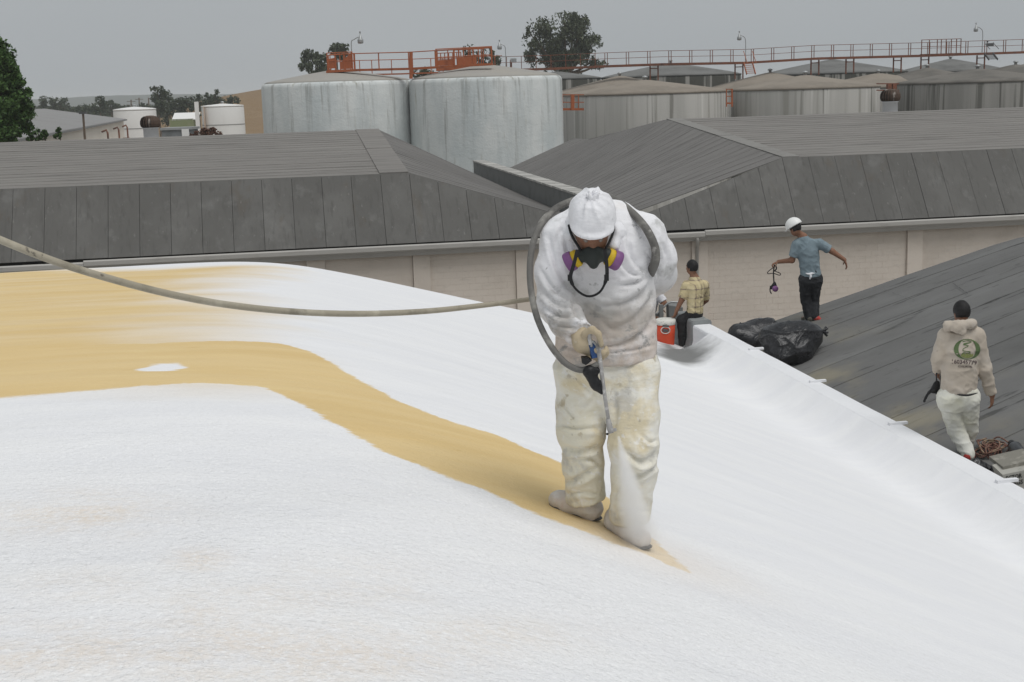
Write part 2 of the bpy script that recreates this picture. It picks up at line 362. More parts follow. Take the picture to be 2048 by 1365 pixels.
m_ground = M('yard_ground', (.3, .25, .19), 1., [((.2, .17, .12), .05, .4, .65, ONE, .8), ((.12, .13, .07), .013, .5, .65, ONE, .8)], [(2, .05, ONE)])
m_hill = M('dry_grass_hill', (.22, .145, .075), 1., [((.2, .13, .07), .02, .4, .7, (1, 1, 3), .7), ((.33, .24, .14), .1, .5, .8, ONE, .5)], [(.6, .3, ONE)])
m_far_hill = M('far_hill', (.075, .09, .085), 1.)
m_crop = M('crop_green', (.06, .1, .03), 1., [((.1, .12, .05), .2, .4, .7, ONE, .6)])
m_trunk = M('bark', (.16, .12, .09), .95, [((.08, .06, .045), 3, .4, .7, (1, 1, .3), .7)], [(12, .02, (1, 1, .3))])
def leafmat(n, a, b):
    return M(n, a, .6, (), (), island=b, spec=.25)
m_leaf_big = leafmat('broad_leaf', (.035, .075, .018), (.075, .14, .035))
m_leaf_euc = leafmat('eucalyptus_leaf', (.045, .06, .035), (.1, .115, .07))
m_leaf_far = leafmat('far_leaf', (.035, .05, .03), (.075, .095, .055))
m_leaf_rust = leafmat('rusty_leaf', (.1, .05, .035), (.17, .085, .055))
m_asph = M('concrete_yard', (.28, .27, .25), .95, [((.2, .19, .17), .3, .4, .7, ONE, .7)], [(20, .01, ONE)])

# ================================================================== THE WHITE ROOF (foreground warehouse)
XC, XV, YE = -.25, 6.57, 21.3
ZV = H - 4.4
def sp(x, k): return k * np.logaddexp(0, x / k)
def zcrease(Y): return H - 1.5 - .0770 * sp(np.asarray(Y, float) - 8.0, 1.6)
def zroof(X, Y):
    X = np.asarray(X, float); zc = zcrease(Y); k = .42
    s = (zc - ZV) / (XV - XC)
    t = np.clip(sp(X - XC, k) / (XV - XC), 0, 1.2); p = 1.22 - .2 * np.clip((np.asarray(Y, float) - 6) / 12, 0, 1)
    z = zc - (zc - ZV) * t ** p
    fade = np.clip((20.6 - np.asarray(Y, float)) / .7, 0, 1); fade = fade * fade * (3 - 2 * fade)
    cv = H - 3.935 + (X - XV) * .74                                        # foam swept up to the parapet cap
    m_ = np.maximum(z, cv) + .13 * np.log1p(np.exp(-np.abs(z - cv) / .13)) * np.clip((XV - X) / .25, 0, 1); z = z + (m_ - z) * fade
    return z
def to_roof(px, py):
    d = ray(px, py); d = d / np.linalg.norm(d); t = np.linspace(1.5, 40, 6000); P = CAM + t[:, None] * d
    f = P[:, 2] - zroof(P[:, 0], P[:, 1]); i = int(np.argmax(f < 0)); return P[i]
def polysd(XY, poly):
    poly = np.array(poly); d = np.full(len(XY), 1e9); ins = np.zeros(len(XY), bool); n = len(poly)
    for i in range(n):
        a, b = poly[i], poly[(i + 1) % n]; ab = b - a; t = np.clip(((XY - a) @ ab) / (ab @ ab), 0, 1)
        d = np.minimum(d, np.linalg.norm(XY - a - t[:, None] * ab, axis=1))
        c = (a[1] > XY[:, 1]) != (b[1] > XY[:, 1])
        with np.errstate(divide='ignore', invalid='ignore'): xx = (b[0] - a[0]) * (XY[:, 1] - a[1]) / (b[1] - a[1]) + a[0]
        ins ^= c & (XY[:, 0] < xx)
    return np.where(ins, d, -d)
def roofpoly(P): return [to_roof(*p)[:2] for p in P]

warehouse = thing('warehouse', 'foreground warehouse with sprayed white and yellow foam roof sloping to a white parapet', 'warehouse', (-3, 8, 0))
h = .055
xs = np.append(np.arange(-15, XV - .01, h), [XV + .02]); ys = np.arange(-3.5, YE + .001, h)
XX, YY = np.meshgrid(xs, ys, indexing='ij'); XY = np.stack([XX.ravel(), YY.ravel()], 1)
ZZ = zroof(XY[:, 0], XY[:, 1])
q3 = np.stack([XY[:, 0], XY[:, 1], 0 * ZZ], 1)
ZZ = ZZ + .05 * (fbm(q3 * np.array([.35, .9, 1]), 3, 4) - .45) + .008 * (fbm(q3 * np.array([1., 2.2, 1]), 2, 11) - .4)
rough = np.clip((7.5 - np.hypot(XY[:, 0] + 1.0, XY[:, 1] - 1.5)) / 4., 0, 1)
rough = np.clip(rough + .14 * np.exp(-((XY[:, 0] - XC + .12) / .07) ** 2) * np.clip((6.8 - XY[:, 1]) / 1.5, 0, 1), 0, 1.6)
ZZ = ZZ + rough * .006 * (vnoise(q3 * 11, 21) - .5)
nX, nY = len(xs), len(ys); I = np.arange(nX * nY).reshape(nX, nY)
Q = np.stack([I[:-1, :-1].ravel(), I[1:, :-1].ravel(), I[1:, 1:].ravel(), I[:-1, 1:].ravel()], 1)
stripe = [(-400, 690), (60, 690), (300, 686), (440, 682), (560, 687), (620, 705), (700, 752), (800, 805), (900, 845), (1000, 875), (1060, 905), (1130, 935), (1220, 1000), (1300, 1070), (1392, 1152),
          (1340, 1130), (1280, 1102), (1180, 1067), (1100, 1037), (1040, 1012), (960, 977), (860, 942), (760, 902), (680, 860), (600, 810), (560, 790), (520, 776), (400, 768), (200, 782), (0, 797), (-400, 830)]
upper = [(-400, 745), (440, 735), (470, 700), (430, 672), (440, 650), (370, 636), (450, 612), (440, 596), (390, 575), (430, 556), (530, 536), (0, 550), (-400, 575)]
SP_, UPP = roofpoly(stripe), [to_roof(*p)[:2] for p in upper]
sdS = polysd(XY, SP_); sdU = polysd(XY, UPP)
bare = polysd(XY, roofpoly([(1306, 706), (1335, 690), (1400, 690), (1418, 700), (1400, 722), (1365, 727)]))
patch = polysd(XY, roofpoly([(268, 742), (310, 730), (355, 727), (385, 735), (330, 743)]))
def roof_material():
    m = bpy.data.materials.new('sprayed_roof_coating'); m.use_nodes = True; t = m.node_tree; L = t.links; N = t.nodes.new; b = t.nodes['Principled BSDF']
    b.inputs['Roughness'].default_value = .75; b.inputs['Specular IOR Level'].default_value = .25
    co = N('ShaderNodeTexCoord').outputs['Object']
    def noise(scale, stretch, det=5., rgh=.6, loc=(0, 0, 0)):
        mp = N('ShaderNodeMapping'); mp.inputs['Scale'].default_value = stretch; mp.inputs['Location'].default_value = loc; L.new(co, mp.inputs[0])
        n = N('ShaderNodeTexNoise'); n.inputs['Scale'].default_value = scale; n.inputs['Detail'].default_value = det; n.inputs['Roughness'].default_value = rgh; L.new(mp.outputs[0], n.inputs['Vector']); return n.outputs['Fac']
    def rng(x, lo, hi, a=0., c=1.):
        r = N('ShaderNodeMapRange'); r.interpolation_type = 'SMOOTHSTEP'; r.inputs[1].default_value = lo; r.inputs[2].default_value = hi; r.inputs[3].default_value = a; r.inputs[4].default_value = c; L.new(x, r.inputs[0]); return r.outputs[0]
    def ma(op, x, y):
        n = N('ShaderNodeMath'); n.operation = op
        for i, v in enumerate((x, y)):
            if isinstance(v, (int, float)): n.inputs[i].default_value = v
            else: L.new(v, n.inputs[i])
        return n.outputs[0]
    def mix(f, a, c):
        x = N('ShaderNodeMix'); x.data_type = 'RGBA'
        if isinstance(f, float): x.inputs[0].default_value = f
        else: L.new(f, x.inputs[0])
        for i, v in ((6, a), (7, c)):
            if isinstance(v, tuple): x.inputs[i].default_value = (*v, 1)
            else: L.new(v, x.inputs[i])
        return x.outputs[2]
    def att(n): a = N('ShaderNodeAttribute'); a.attribute_name = n; return a.outputs['Fac']
    # white coat with faint roller streaks and thin, foam-tinted places
    white = mix(rng(noise(1.1, (.6, 2.6, 1), 6), .35, .7), (.82, .822, .838), (.855, .855, .86))
    white = mix(rng(noise(5, (.16, 1.7, 1), 5, .6, (3, 1, 0)),   .60, .74, 0., .25), white, (.75, .755, .775))
    white = mix(rng(noise(16, (.10, 1.6, 1), 5, .6, (9, 4, 0)), .66, .74, 0., .35), white, (.68, .69, .71))
    thin = ma('MULTIPLY', rng(noise(2.2, (.8, 1.5, 1), 6, .62, (5, 2, 0)), .30, .62), att('near_wear'))
    speck = rng(noise(26, ONE, 3, .6), .35, .62)
    white = mix(ma('MULTIPLY', ma('MULTIPLY', thin, speck), .75), white, (.76, .65, .52))
    white = mix(ma('MULTIPLY', thin, .6), white, (.82, .74, .66))
    white = mix(ma('MULTIPLY', rng(noise(60, ONE, 2, .5, (4, 4, 0)), .56, .70, 0., .5), rng(att('rough'), .1, .9)), white, (.70, .695, .69))  # dark, then bright specks: light and shade of the pebbled grain, put in as colour
    white = mix(ma('MULTIPLY', rng(noise(60, ONE, 2, .5, (8, 1, 0)), .56, .70, 0., .7), rng(att('rough'), .1, .9)), white, (.93, .93, .93))
    # yellow foam
    yel = mix(rng(noise(.9, (.35, 2.2, 1), 5), .35, .7), (.745, .565, .29), (.70, .51, .235))
    yel = mix(rng(noise(3.0, (.4, 1.8, 1), 5, .6, (2, 7, 0)), .52, .72, 0., .4), yel, (.80, .63, .32))
    yel = mix(rng(noise(10, (.3, 1.6, 1), 5, .6, (4, 3, 0)), .66, .76, 0., .6), yel, (.55, .36, .12))
    edge = ma('ADD', att('stripe'), ma('MULTIPLY', ma('SUBTRACT', noise(5, (.35, 1, 1), 5), .5), .14))
    edge = ma('ADD', edge, ma('MULTIPLY', ma('SUBTRACT', noise(30, (.7, 1, 1), 3), .5), .085))
    fS = N('ShaderNodeMapRange'); fS.interpolation_type = 'SMOOTHSTEP'; L.new(edge, fS.inputs[0]); so_ = ma('MULTIPLY', att('soft'), -1.); L.new(so_, fS.inputs[1]); L.new(att('soft'), fS.inputs[2])
    up = ma('ADD', att('wash'), ma('MULTIPLY', ma('SUBTRACT', noise(1.15, (.5, .8, 1), 3, .5, (1, 1, 0)), .5), 1.9))
    fU = rng(up, -1.0, 1.0)
    fU = ma('MULTIPLY', fU, rng(noise(1.6, (.3, 1.3, 1), 4, .5, (7, 2, 0)), .3, .6, .88, 1.))
    f = ma('MAXIMUM', fS.outputs[0], fU)
    f = ma('MULTIPLY', f, ma('SUBTRACT', 1., rng(ma('ADD', att('patch'), ma('MULTIPLY', ma('SUBTRACT', noise(6, (.45, 1.6, 1), 4), .5), .26)), -.02, .03)))
    col = mix(f, white, yel)
    col = mix(ma('MULTIPLY', rng(ma('ADD', att('mist'), ma('MULTIPLY', ma('SUBTRACT', noise(12, ONE, 4), .5), .2)), -.15, .5), .62), col, (.80, .74, .68))
    col = mix(rng(ma('ADD', att('bare'), ma('MULTIPLY', ma('SUBTRACT', noise(4, ONE, 3), .5), .3)), -.3, .2), col, (.2, .2, .195))
    L.new(col, b.inputs['Base Color'])
    p = None
    for (sc, st, dist, rgh) in ((2.6, (.5, 1.3, 1), .02, .5), (30, (.95, 1.05, 1), .012, .5), (85, ONE, .0075, .55)):
        bp = N('ShaderNodeBump'); bp.inputs['Distance'].default_value = dist; hN = noise(sc, st, 3, rgh, (sc, 0, 0))
        if sc > 20: hN = ma('MULTIPLY', hN, ma('ADD', ma('MULTIPLY', att('rough'), .72), .16))
        L.new(hN, bp.inputs['Height'])
        if p: L.new(p, bp.inputs['Normal'])
        p = bp.outputs[0]
    L.new(p, b.inputs['Normal']); return m
m_roof = roof_material()
roof = put('roof', np.stack([XY[:, 0], XY[:, 1], ZZ], 1), Q, m_roof, warehouse, smooth=True)
def setattr_(o, n, v):
    a = o.data.attributes.new(n, 'FLOAT', 'POINT'); a.data.foreach_set('value', np.asarray(v, dtype=np.float32))
setattr_(roof, 'stripe', sdS); setattr_(roof, 'wash', sdU + np.clip((-1.9 - XY[:, 0]) * .6, 0, 2.4)); setattr_(roof, 'bare', bare); setattr_(roof, 'patch', patch); setattr_(roof, 'rough', rough)
setattr_(roof, 'soft', .022 + .10 * np.clip((-.6 - XY[:, 0]) / 2.5, 0, 1))
nw = np.zeros(len(XY))
for (x, y, rx, ry, a) in ((170, 1025, 150, 38, 1.), (400, 1110, 60, 30, .5), (160, 1170, 120, 40, .35), (90, 1290, 260, 55, .85), (450, 1300, 170, 60, .8), (700, 1310, 260, 60, .6), (640, 1170, 230, 60, .4), (850, 1270, 300, 50, .45), (380, 1230, 90, 60, .5)):
    c_ = to_roof(x, y)[:2]; ex_ = (to_roof(x + rx, y)[:2] - c_); ey_ = (to_roof(x, y + ry)[:2] - c_); K = np.linalg.inv(np.stack([ex_, ey_], 1)); g = (XY - c_) @ K.T
    nw = np.maximum(nw, a * np.exp(-(g ** 2).sum(1)))
setattr_(roof, 'near_wear', nw)
tip = to_roof(1330, 1112)[:2]; setattr_(roof, 'mist', .42 - np.hypot((XY[:, 0] - tip[0]) * .8, XY[:, 1] - tip[1]))
b = MB(); b.box((-4.3, 8.9, 2.0), (21.3, 24.6, 4.0)); b.put('wall', m_wall, warehouse)
# far skirt under the roof edge, and its end caps
V = []; F = []
gx = np.arange(-15, XV + .01, .4)
for x in gx: V += [(x, YE + .004, float(zroof(x, YE)) - .09), (x, YE + .75, H - 4.75)]
F = [(2 * i, 2 * i + 2, 2 * i + 3, 2 * i + 1) for i in range(len(gx) - 1)]
put('skirt', V, F, m_skirt, warehouse)
# valley deck where the crew keep their kit
b = MB(); b.box((5.2, 22.65, ZV - .14), (4.4, 2.66, .2)); b.put('deck', m_conc_grey, warehouse)
# parapet: painted run, then a bare grey end
m_pwhite = M('white_parapet_coat', (.80, .805, .82), .75, [((.7, .705, .73), .9, .4, .7, (1, .5, 1), .6), ((.86, .86, .86), 3, .55, .8, (1, .4, 2), .5)], [(6, .012, (1, .5, 1)), (45, .004, ONE)])
m_pgrey = M('bare_parapet', (.27, .285, .285), .9, [((.2, .21, .21), 2, .4, .7, ONE, .6), ((.68, .6, .4), 3.2, .63, .74, ONE, .8)], [(30, .005, ONE)])
PX0, PX1, PZ = XV, XV + .33, H - 3.93
def parapet_run(name, y0, y1, dz, mat):
    V = []; F = []; ny = max(4, int((y1 - y0) / .25)); r = .04
    prof = [(PX0 - .10, ZV + .02), (PX0 - .035, ZV + .07), (PX0, ZV + .2), (PX0, PZ + dz - r), (PX0 + r * .3, PZ + dz - r * .3), (PX0 + r, PZ + dz), (PX1 - r, PZ + dz), (PX1 - r * .3, PZ + dz - r * .3), (PX1, PZ + dz - r), (PX1, ZV - .6), (PX0 - .1, ZV - .6)]
    n = len(prof)
    for i in range(ny + 1):
        y = y0 + (y1 - y0) * i / ny
        for (x, z) in prof: V.append((x + .006 * (vnoise(np.array([[y * 2, z * 3, 1.]]))[0] - .5), y, z + .006 * (vnoise(np.array([[y * 2.2, x * 3, 5.]]))[0] - .5)))
    for i in range(ny):
        for k in range(n): F.append((i * n + k, i * n + (k + 1) % n, (i + 1) * n + (k + 1) % n, (i + 1) * n + k))
    F += [tuple(range(n))[::-1], tuple(ny * n + k for k in range(n))]
    return put(name, V, F, mat, warehouse)
par = parapet_run('parapet', -3.5, 20.75, 0, m_pwhite)
pge = parapet_run('parapet', 20.755, 21.75, .07, m_pgrey); pge['label'] = 'unpainted grey end of the parapet with yellow overspray'
# ================================================================== GREY ROOF NEXT DOOR
next_house = thing('warehouse', 'neighbouring warehouse with dark grey felt sheet roof rising right of the parapet', 'warehouse', (14, 12, 0))
def overspray(t, cur, co):
    N_ = t.nodes.new; L = t.links; sx = N_('ShaderNodeSeparateXYZ'); L.new(co, sx.inputs[0]); mr = N_('ShaderNodeMapRange'); mr.inputs[1].default_value = -4.9; mr.inputs[2].default_value = -7.3; L.new(sx.outputs[0], mr.inputs[0])
    n = N_('ShaderNodeTexNoise'); n.inputs['Scale'].default_value = .9; n.inputs['Detail'].default_value = 5; L.new(co, n.inputs['Vector']); m2 = N_('ShaderNodeMapRange'); m2.interpolation_type = 'SMOOTHSTEP'; m2.inputs[1].default_value = .47; m2.inputs[2].default_value = .68; m2.inputs[4].default_value = .75; L.new(n.outputs['Fac'], m2.inputs[0])
    mu = N_('ShaderNodeMath'); mu.operation = 'MULTIPLY'; L.new(mr.outputs[0], mu.inputs[0]); L.new(m2.outputs[0], mu.inputs[1]); x = N_('ShaderNodeMix'); x.data_type = 'RGBA'; x.inputs[7].default_value = (.34, .30, .2, 1); L.new(mu.outputs[0], x.inputs[0]); L.new(cur, x.inputs[6]); return x.outputs[2]
m_sheet = M('dark_felt_sheet', (.148, .147, .143), .85, [((.175, .175, .17), 1.1, .42, .72, (.5, 1.6, 1), .8), ((.045, .045, .043), 2.2, .60, .68, (.3, 2.4, 1), .75), ((.06, .06, .057), 6, .63, .72, (.5, 1.6, 1), .65), ((.10, .10, .095), .5, .5, .7, (.5, 1, 1), .6), ((.09, .088, .08), 7, .6, .72, (.3, 2.2, 1), .6), ], [(4, .012, (.3, 1.6, 1)), (60, .004, ONE)], extra=chainx(objrand(.92, 1.07), overspray))
XG = 12.95
def zgrey(X, Y):
    X = np.asarray(X, float); zc = zcrease(Y) - .22; s = (zc - ZV) / (XG - PX1 - .05)
    return zc - s * sp(XG - X, .25)
SW = .93; y = 1.2; k = 0; gx = np.concatenate([np.arange(PX1 + .05, 13.6, .45), np.arange(13.6, 21, 1.5)])
while y < YE - .01:
    y1 = min(y + SW, YE); V = []; F = []; seed = k * 3.3
    nn = 3
    for x in gx:
        w0 = .03 * (vnoise(np.array([[x * .9, seed, 0]]))[0] - .5)
        for j, (yy, dz) in enumerate(((y + w0 - .05, .012), (y + .3, .009), (y1 + w0 * .6, .002))):
            V.append((x, yy, float(zgrey(x, yy)) + dz + .008 * (vnoise(np.array([[x * 1.7, yy * 1.7, 3.]]))[0] - .5)))
        V.append((x, y + w0 - .05, float(zgrey(x, y)) - .02))
    m4 = 4
    for i in range(len(gx) - 1):
        for a, b_ in ((3, 0), (0, 1), (1, 2)): F.append((i * m4 + a, (i + 1) * m4 + a, (i + 1) * m4 + b_, i * m4 + b_))
    put('roofing_sheet', V, F, m_sheet, next_house, smooth=False); y = y1; k += 1
b = MB(); b.box((13.9, 11.2, 2.25), (14.2, 19.8, 4.5)); b.put('wall', m_wall, next_house)
# a few split laps and patches of tar
m_tar = M('tar_line', (.03, .03, .03), .7)
def greypt(px, py):
    d = ray(px, py); d = d / np.linalg.norm(d); t = np.linspace(6, 40, 6000); P = CAM + t[:, None] * d
    f = P[:, 2] - zgrey(P[:, 0], P[:, 1]); i = int(np.argmax(f < 0)); return P[i]
for (a, b_) in (((1640, 633), (1722, 668)), ((1757, 581), (1836, 607)), ((1905, 570), (1935, 592))):
    A, B = greypt(*a), greypt(*b_); n = 14; V = []; F = []
    for i in range(n + 1):
        P = A + (B - A) * i / n; wv = .02 * (random.random() - .5)
        for s_ in (-.014, .014): x_, y_ = P[0] + wv, P[1] + s_ + wv; V.append((x_, y_, float(zgrey(x_, y_)) + .034))
    F = [(2 * i, 2 * i + 2, 2 * i + 3, 2 * i + 1) for i in range(n)]; put('split_lap', V, F, m_tar, next_house)

# ================================================================== BACKGROUND WAREHOUSES
Y0, Y1, Y2 = 41.9, 53.3, 64.9; ZA, ZR = H - 2.42, H - 1.28; YEV, ZEV = 40.5, H - 4.52
XVL, ZVL = 9.75, H - 4.3
def zridge(Y): return ZA + (ZR - ZA) * (1 - abs(Y - Y1) / (Y1 - Y0))
def courses(name, mat, parent, xA, xB, zA_, zB_, n=20, ya=Y0, yb=Y1, lap=.009, segs=10):
    """lapped felt courses running between two edges xA(Y), xB(Y); lower course tucked under the one above"""
    V = []; F = []
    for i in range(n):
        y0, y1 = ya + (yb - ya) * i / n, ya + (yb - ya) * (i + 1) / n; base = len(V); jit = .5 + random.random()
        for k in range(segs + 1):
            u = k / segs; wv = .03 * (vnoise(np.array([[u * 12, i * 1.7, 2.]]))[0] - .5)
            for (yy, dz) in ((y0 + wv, -.02), (y0 + wv, lap * jit), (y1 + .02, .0)):
                xa, xb = xA(yy), xB(yy); V.append((xa + (xb - xa) * u, yy, zA_(yy) + (zB_(yy) - zA_(yy)) * u + dz))
        for k in range(segs):
            a = base + 3 * k; F += [(a, a + 3, a + 4, a + 1), (a + 1, a + 4, a + 5, a + 2)]
    return put(name, V, F, mat, parent)
def skirt_panels(parent, x0, x1, step, ztop):
    n = round((x1 - x0) / step)
    for i in range(n):
        a, b_ = x0 + (x1 - x0) * i / n + .006, x0 + (x1 - x0) * (i + 1) / n - .006; j = .012 * (random.random() - .5)
        nrm = np.array([0, -(ZA - ZEV), (Y0 - YEV)]); nrm /= -np.linalg.norm(nrm) if nrm[2] < 0 else np.linalg.norm(nrm)
        P = [np.array([a, YEV, ZEV]), np.array([b_, YEV, ZEV])]
        def top(x):
            z = ztop(x); t = (z - ZEV) / (ZA - ZEV); return np.array([x, YEV + (Y0 - YEV) * t, z])
        P += [top(b_), top(a)]; P = [p + nrm * (.012 + j) for p in P]
        MB().prism(P, -nrm * .03).put('roof_panel', m_skirt, parent)
lw = thing('warehouse', 'long grey felt roofed warehouse on the left behind the white roof, below two pale tanks', 'warehouse', (-6, 45, 0))
rw = thing('warehouse', 'long grey felt roofed warehouse on the right behind the man in the blue shirt', 'warehouse', (22, 45, 0))
XL = lambda Y: 3.84 - .008 * (Y - Y0)
XRr = lambda Y: 16.4 - .057 * (Y - Y0)
far = lambda x: (lambda Y: x)
zval = lambda Y: ZVL
courses('front_roof', m_shingle, lw, far(-24), XL, zridge, zridge, segs=24)
courses('side_roof', m_shingle_side, lw, XL, far(XVL), zridge, zval, n=40, yb=Y2 + 3, segs=8) if False else None
def zr2(Y): return zridge(min(Y, Y2))
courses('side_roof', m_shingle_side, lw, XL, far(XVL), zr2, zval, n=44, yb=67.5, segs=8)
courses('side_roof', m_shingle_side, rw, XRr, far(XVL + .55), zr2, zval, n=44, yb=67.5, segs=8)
courses('front_roof', m_shingle, rw, XRr, far(46), zridge, zridge, segs=24)
for par_, X0f, s_ in ((lw, XL, -1), (rw, XRr, 1)):                       # rear slopes keep the ridge solid
    xo = -24 if s_ < 0 else 46
    put('rear_roof', [(X0f(Y1), Y1 + .02, ZR - .02), (xo, Y1 + .02, ZR - .02), (xo, Y2, ZA), (X0f(Y2), Y2, ZA)], [(0, 1, 2, 3)], m_shingle, par_)
def hipcap(parent, Xf, w0, w1):
    b = MB(); n = 2
    for i in range(n):
        ya, yb = Y0 + (Y1 - Y0) * i / n + .01, Y0 + (Y1 - Y0) * (i + 1) / n + .04
        P = [np.array([Xf(ya) + w0, ya, zridge(ya) + .045]), np.array([Xf(ya) + w1, ya, zridge(ya) + .045]), np.array([Xf(yb) + w1, yb, zridge(yb) + .03]), np.array([Xf(yb) + w0, yb, zridge(yb) + .03])]
        b.prism(P, (0, 0, -.03))
    b.put('hip_cap', m_cap, parent)
m_cap2 = m_cap; m_cap = m_shingle; hipcap(lw, XL, -.95, -.02); m_cap = m_cap2; hipcap(rw, XRr, .02, .62)
def ztL(x): return ZA if x <= 3.84 else max(ZEV + .12, ZA + (ZVL - ZA) * (x - 3.84) / (XVL - 3.84))
def ztR(x): return ZA if x >= 16.4 else max(ZEV + .12, ZA + (ZVL - ZA) * (16.4 - x) / (16.4 - XVL - .55))
skirt_panels(lw, -20.4, 3.84, .932, ztL); skirt_panels(lw, 3.84, 10.0, .88, ztL)
skirt_panels(rw, 10.02, 16.4, .91, ztR); skirt_panels(rw, 16.4, 36.8, .928, ztR)
for par_, x0, x1, zt in ((lw, -20.5, 10.0, ztL), (rw, 10.02, 36.8, ztR)):
    V = []; F = []; n = 60
    for i in range(n + 1):
        x = x0 + (x1 - x0) * i / n; z = zt(x) - .03; t = (z - ZEV) / (ZA - ZEV); V += [(x, YEV + .09, ZEV - .1), (x, YEV + (Y0 - YEV) * t + .09, z)]
    put('skirt_backing', V, [(2 * i, 2 * i + 2, 2 * i + 3, 2 * i + 1) for i in range(n)], m_dark, par_)
# valley wall with blocks on it, between the two roofs
gw = MB().box((9.82, 55.2, H - 4.1), (.42, 25.5, 1.26)).put('valley_wall', m_conc_grey, lw)
nt_ = 27
for i in range(nt_):
    yc = 42.6 + (67.9 - 42.6) * (i + .5) / nt_
    MB().box((9.86, yc, H - 3.44 + .012 * random.random()), (.60, .80, .07)).put('coping_tile', m_tile, gw)
# eave: gutter lengths, fascia, wall bays, pilasters, downspout
def gutter(parent, x0, x1, dz=0.):
    prof = [(0, 0), (-.02, .05), (-.1, .06), (-.15, .02), (-.15, -.1), (-.12, -.14), (0, -.14)]
    V = []; F = []; n = len(prof)
    for x in (x0, x1): V += [(x, YEV - .02 + a, ZEV - .09 + c + dz) for a, c in prof]
    F = [tuple(range(n)), tuple(range(n, 2 * n))[::-1]] + [(i, n + i, n + (i + 1) % n, (i + 1) % n) for i in range(n)]
    put('gutter', V, F, m_gutter, parent)
gutter(lw, -20.5, -6.2, -.05); gutter(lw, -6.19, 9.98); gutter(rw, 10.02, 13.2, -.04); gutter(rw, 13.21, 36.8)
MB().box((-5.25, YEV + .12, ZEV - .32), (30.5, .1, .16)).put('fascia', m_gutter, lw); MB().box((23.4, YEV + .12, ZEV - .32), (26.7, .1, .16)).put('fascia', m_gutter, rw)
WY = YEV + .32; zt_ = ZEV - .2
def block_wall(parent, pil):
    """bays of painted block with recessed joints between pilasters"""
    for i in range(len(pil) - 1):
        a, b_ = pil[i] + .28, pil[i + 1] - .28
        if b_ - a < .3: continue
        mb = MB(); mb.box(((a + b_) / 2, WY + .1085, zt_ / 2 - .1), (b_ - a, .2, zt_ + .2)); mb.put('wall', m_wall, parent)
        mb = MB(); bh = .205; bw = .41; nz_ = 14
        for r in range(nz_):
            z1 = zt_ - r * bh; off = (r % 2) * bw / 2; x = a - off
            while x < b_ - .02:
                l, rr_ = max(a, x + .004), min(b_, x + bw - .004)
                if rr_ - l > .03:
                    d_ = .0025 * random.random(); mb.box(((l + rr_) / 2, WY + .03 - d_, z1 - bh / 2), (rr_ - l, .05, bh - .008))
                x += bw
        mb.put('block', m_wall, parent, kind='stuff')
    for p in pil:
        MB().box((p, WY + .02, zt_ / 2 - .1), (.54, .22, zt_ + .2)).put('pilaster', m_wall, parent)
block_wall(lw, [-19.1, -15.8, -12.5, -9.2, -5.9, -2.6, .7, 4.0, 7.3, 9.7]); block_wall(rw, [10.3, 13.15, 20.7, 28.2, 35.8])
P = atY(1398, 478, YEV - .12); xd = P[0]
MB().tube([(xd - .05, YEV - .1, ZEV - .22), (xd - .05, YEV - .1, ZEV - .34), (xd + .02, YEV + .06, ZEV - .52), (xd + .04, YEV + .2, ZEV - .62), (xd + .04, YEV + .2, ZEV - 2), (xd + .04, YEV + .2, .2)], .055, 10).put('downspout', m_gutter, rw, True)
# ================================================================== GROUND, FIELDS, HILLS
def sheet(name, x0, x1, y0, y1, z, mat, n=40):
    g = np.stack(np.meshgrid(np.linspace(x0, x1, n), np.linspace(y0, y1, n), indexing='ij'), -1).reshape(-1, 2); I = np.arange(n * n).reshape(n, n)
    return put(name, np.c_[g, np.full(len(g), z)], np.stack([I[:-1, :-1].ravel(), I[1:, :-1].ravel(), I[1:, 1:].ravel(), I[:-1, 1:].ravel()], 1), mat, kind='structure')
sheet('ground', -1500, 1500, -150, 2300, 0., m_ground); sheet('yard', -60, 80, 20, 150, .006, m_asph, 12)
def hill(name, cx, cy, rx, ry, hgt, mat, seed=0, n=60):
    u = np.linspace(-1, 1, n); A, B = np.meshgrid(u, u, indexing='ij'); r = np.clip(1 - A ** 2 - B ** 2, 0, 1); z = hgt * r ** 1.2
    P = np.stack([cx + A * rx, cy + B * ry, z], -1).reshape(-1, 3); P[:, 2] = P[:, 2] * (1 + .25 * (fbm(P * np.array([.02, .02, 0]), 3, seed) - .45)) - .4
    I = np.arange(n * n).reshape(n, n); return put(name, P, np.stack([I[:-1, :-1].ravel(), I[1:, :-1].ravel(), I[1:, 1:].ravel(), I[:-1, 1:].ravel()], 1), mat, smooth=True, kind='structure')
c = hp(760, 200, 430); hill('hill', c[0], c[1], 105, 120, 14.7, m_hill)
c = hp(180, 215, 1750); hill('far_hill', c[0], c[1], 700, 200, 21, m_far_hill, 3)
c = hp(1500, 215, 1900); hill('far_hill', c[0], c[1], 1100, 200, 14, m_far_hill, 5)
c = hp(505, 238, 300); sheet('field', c[0] - 40, c[0] + 26, c[1] - 22, c[1] + 60, .05, m_crop, 6)
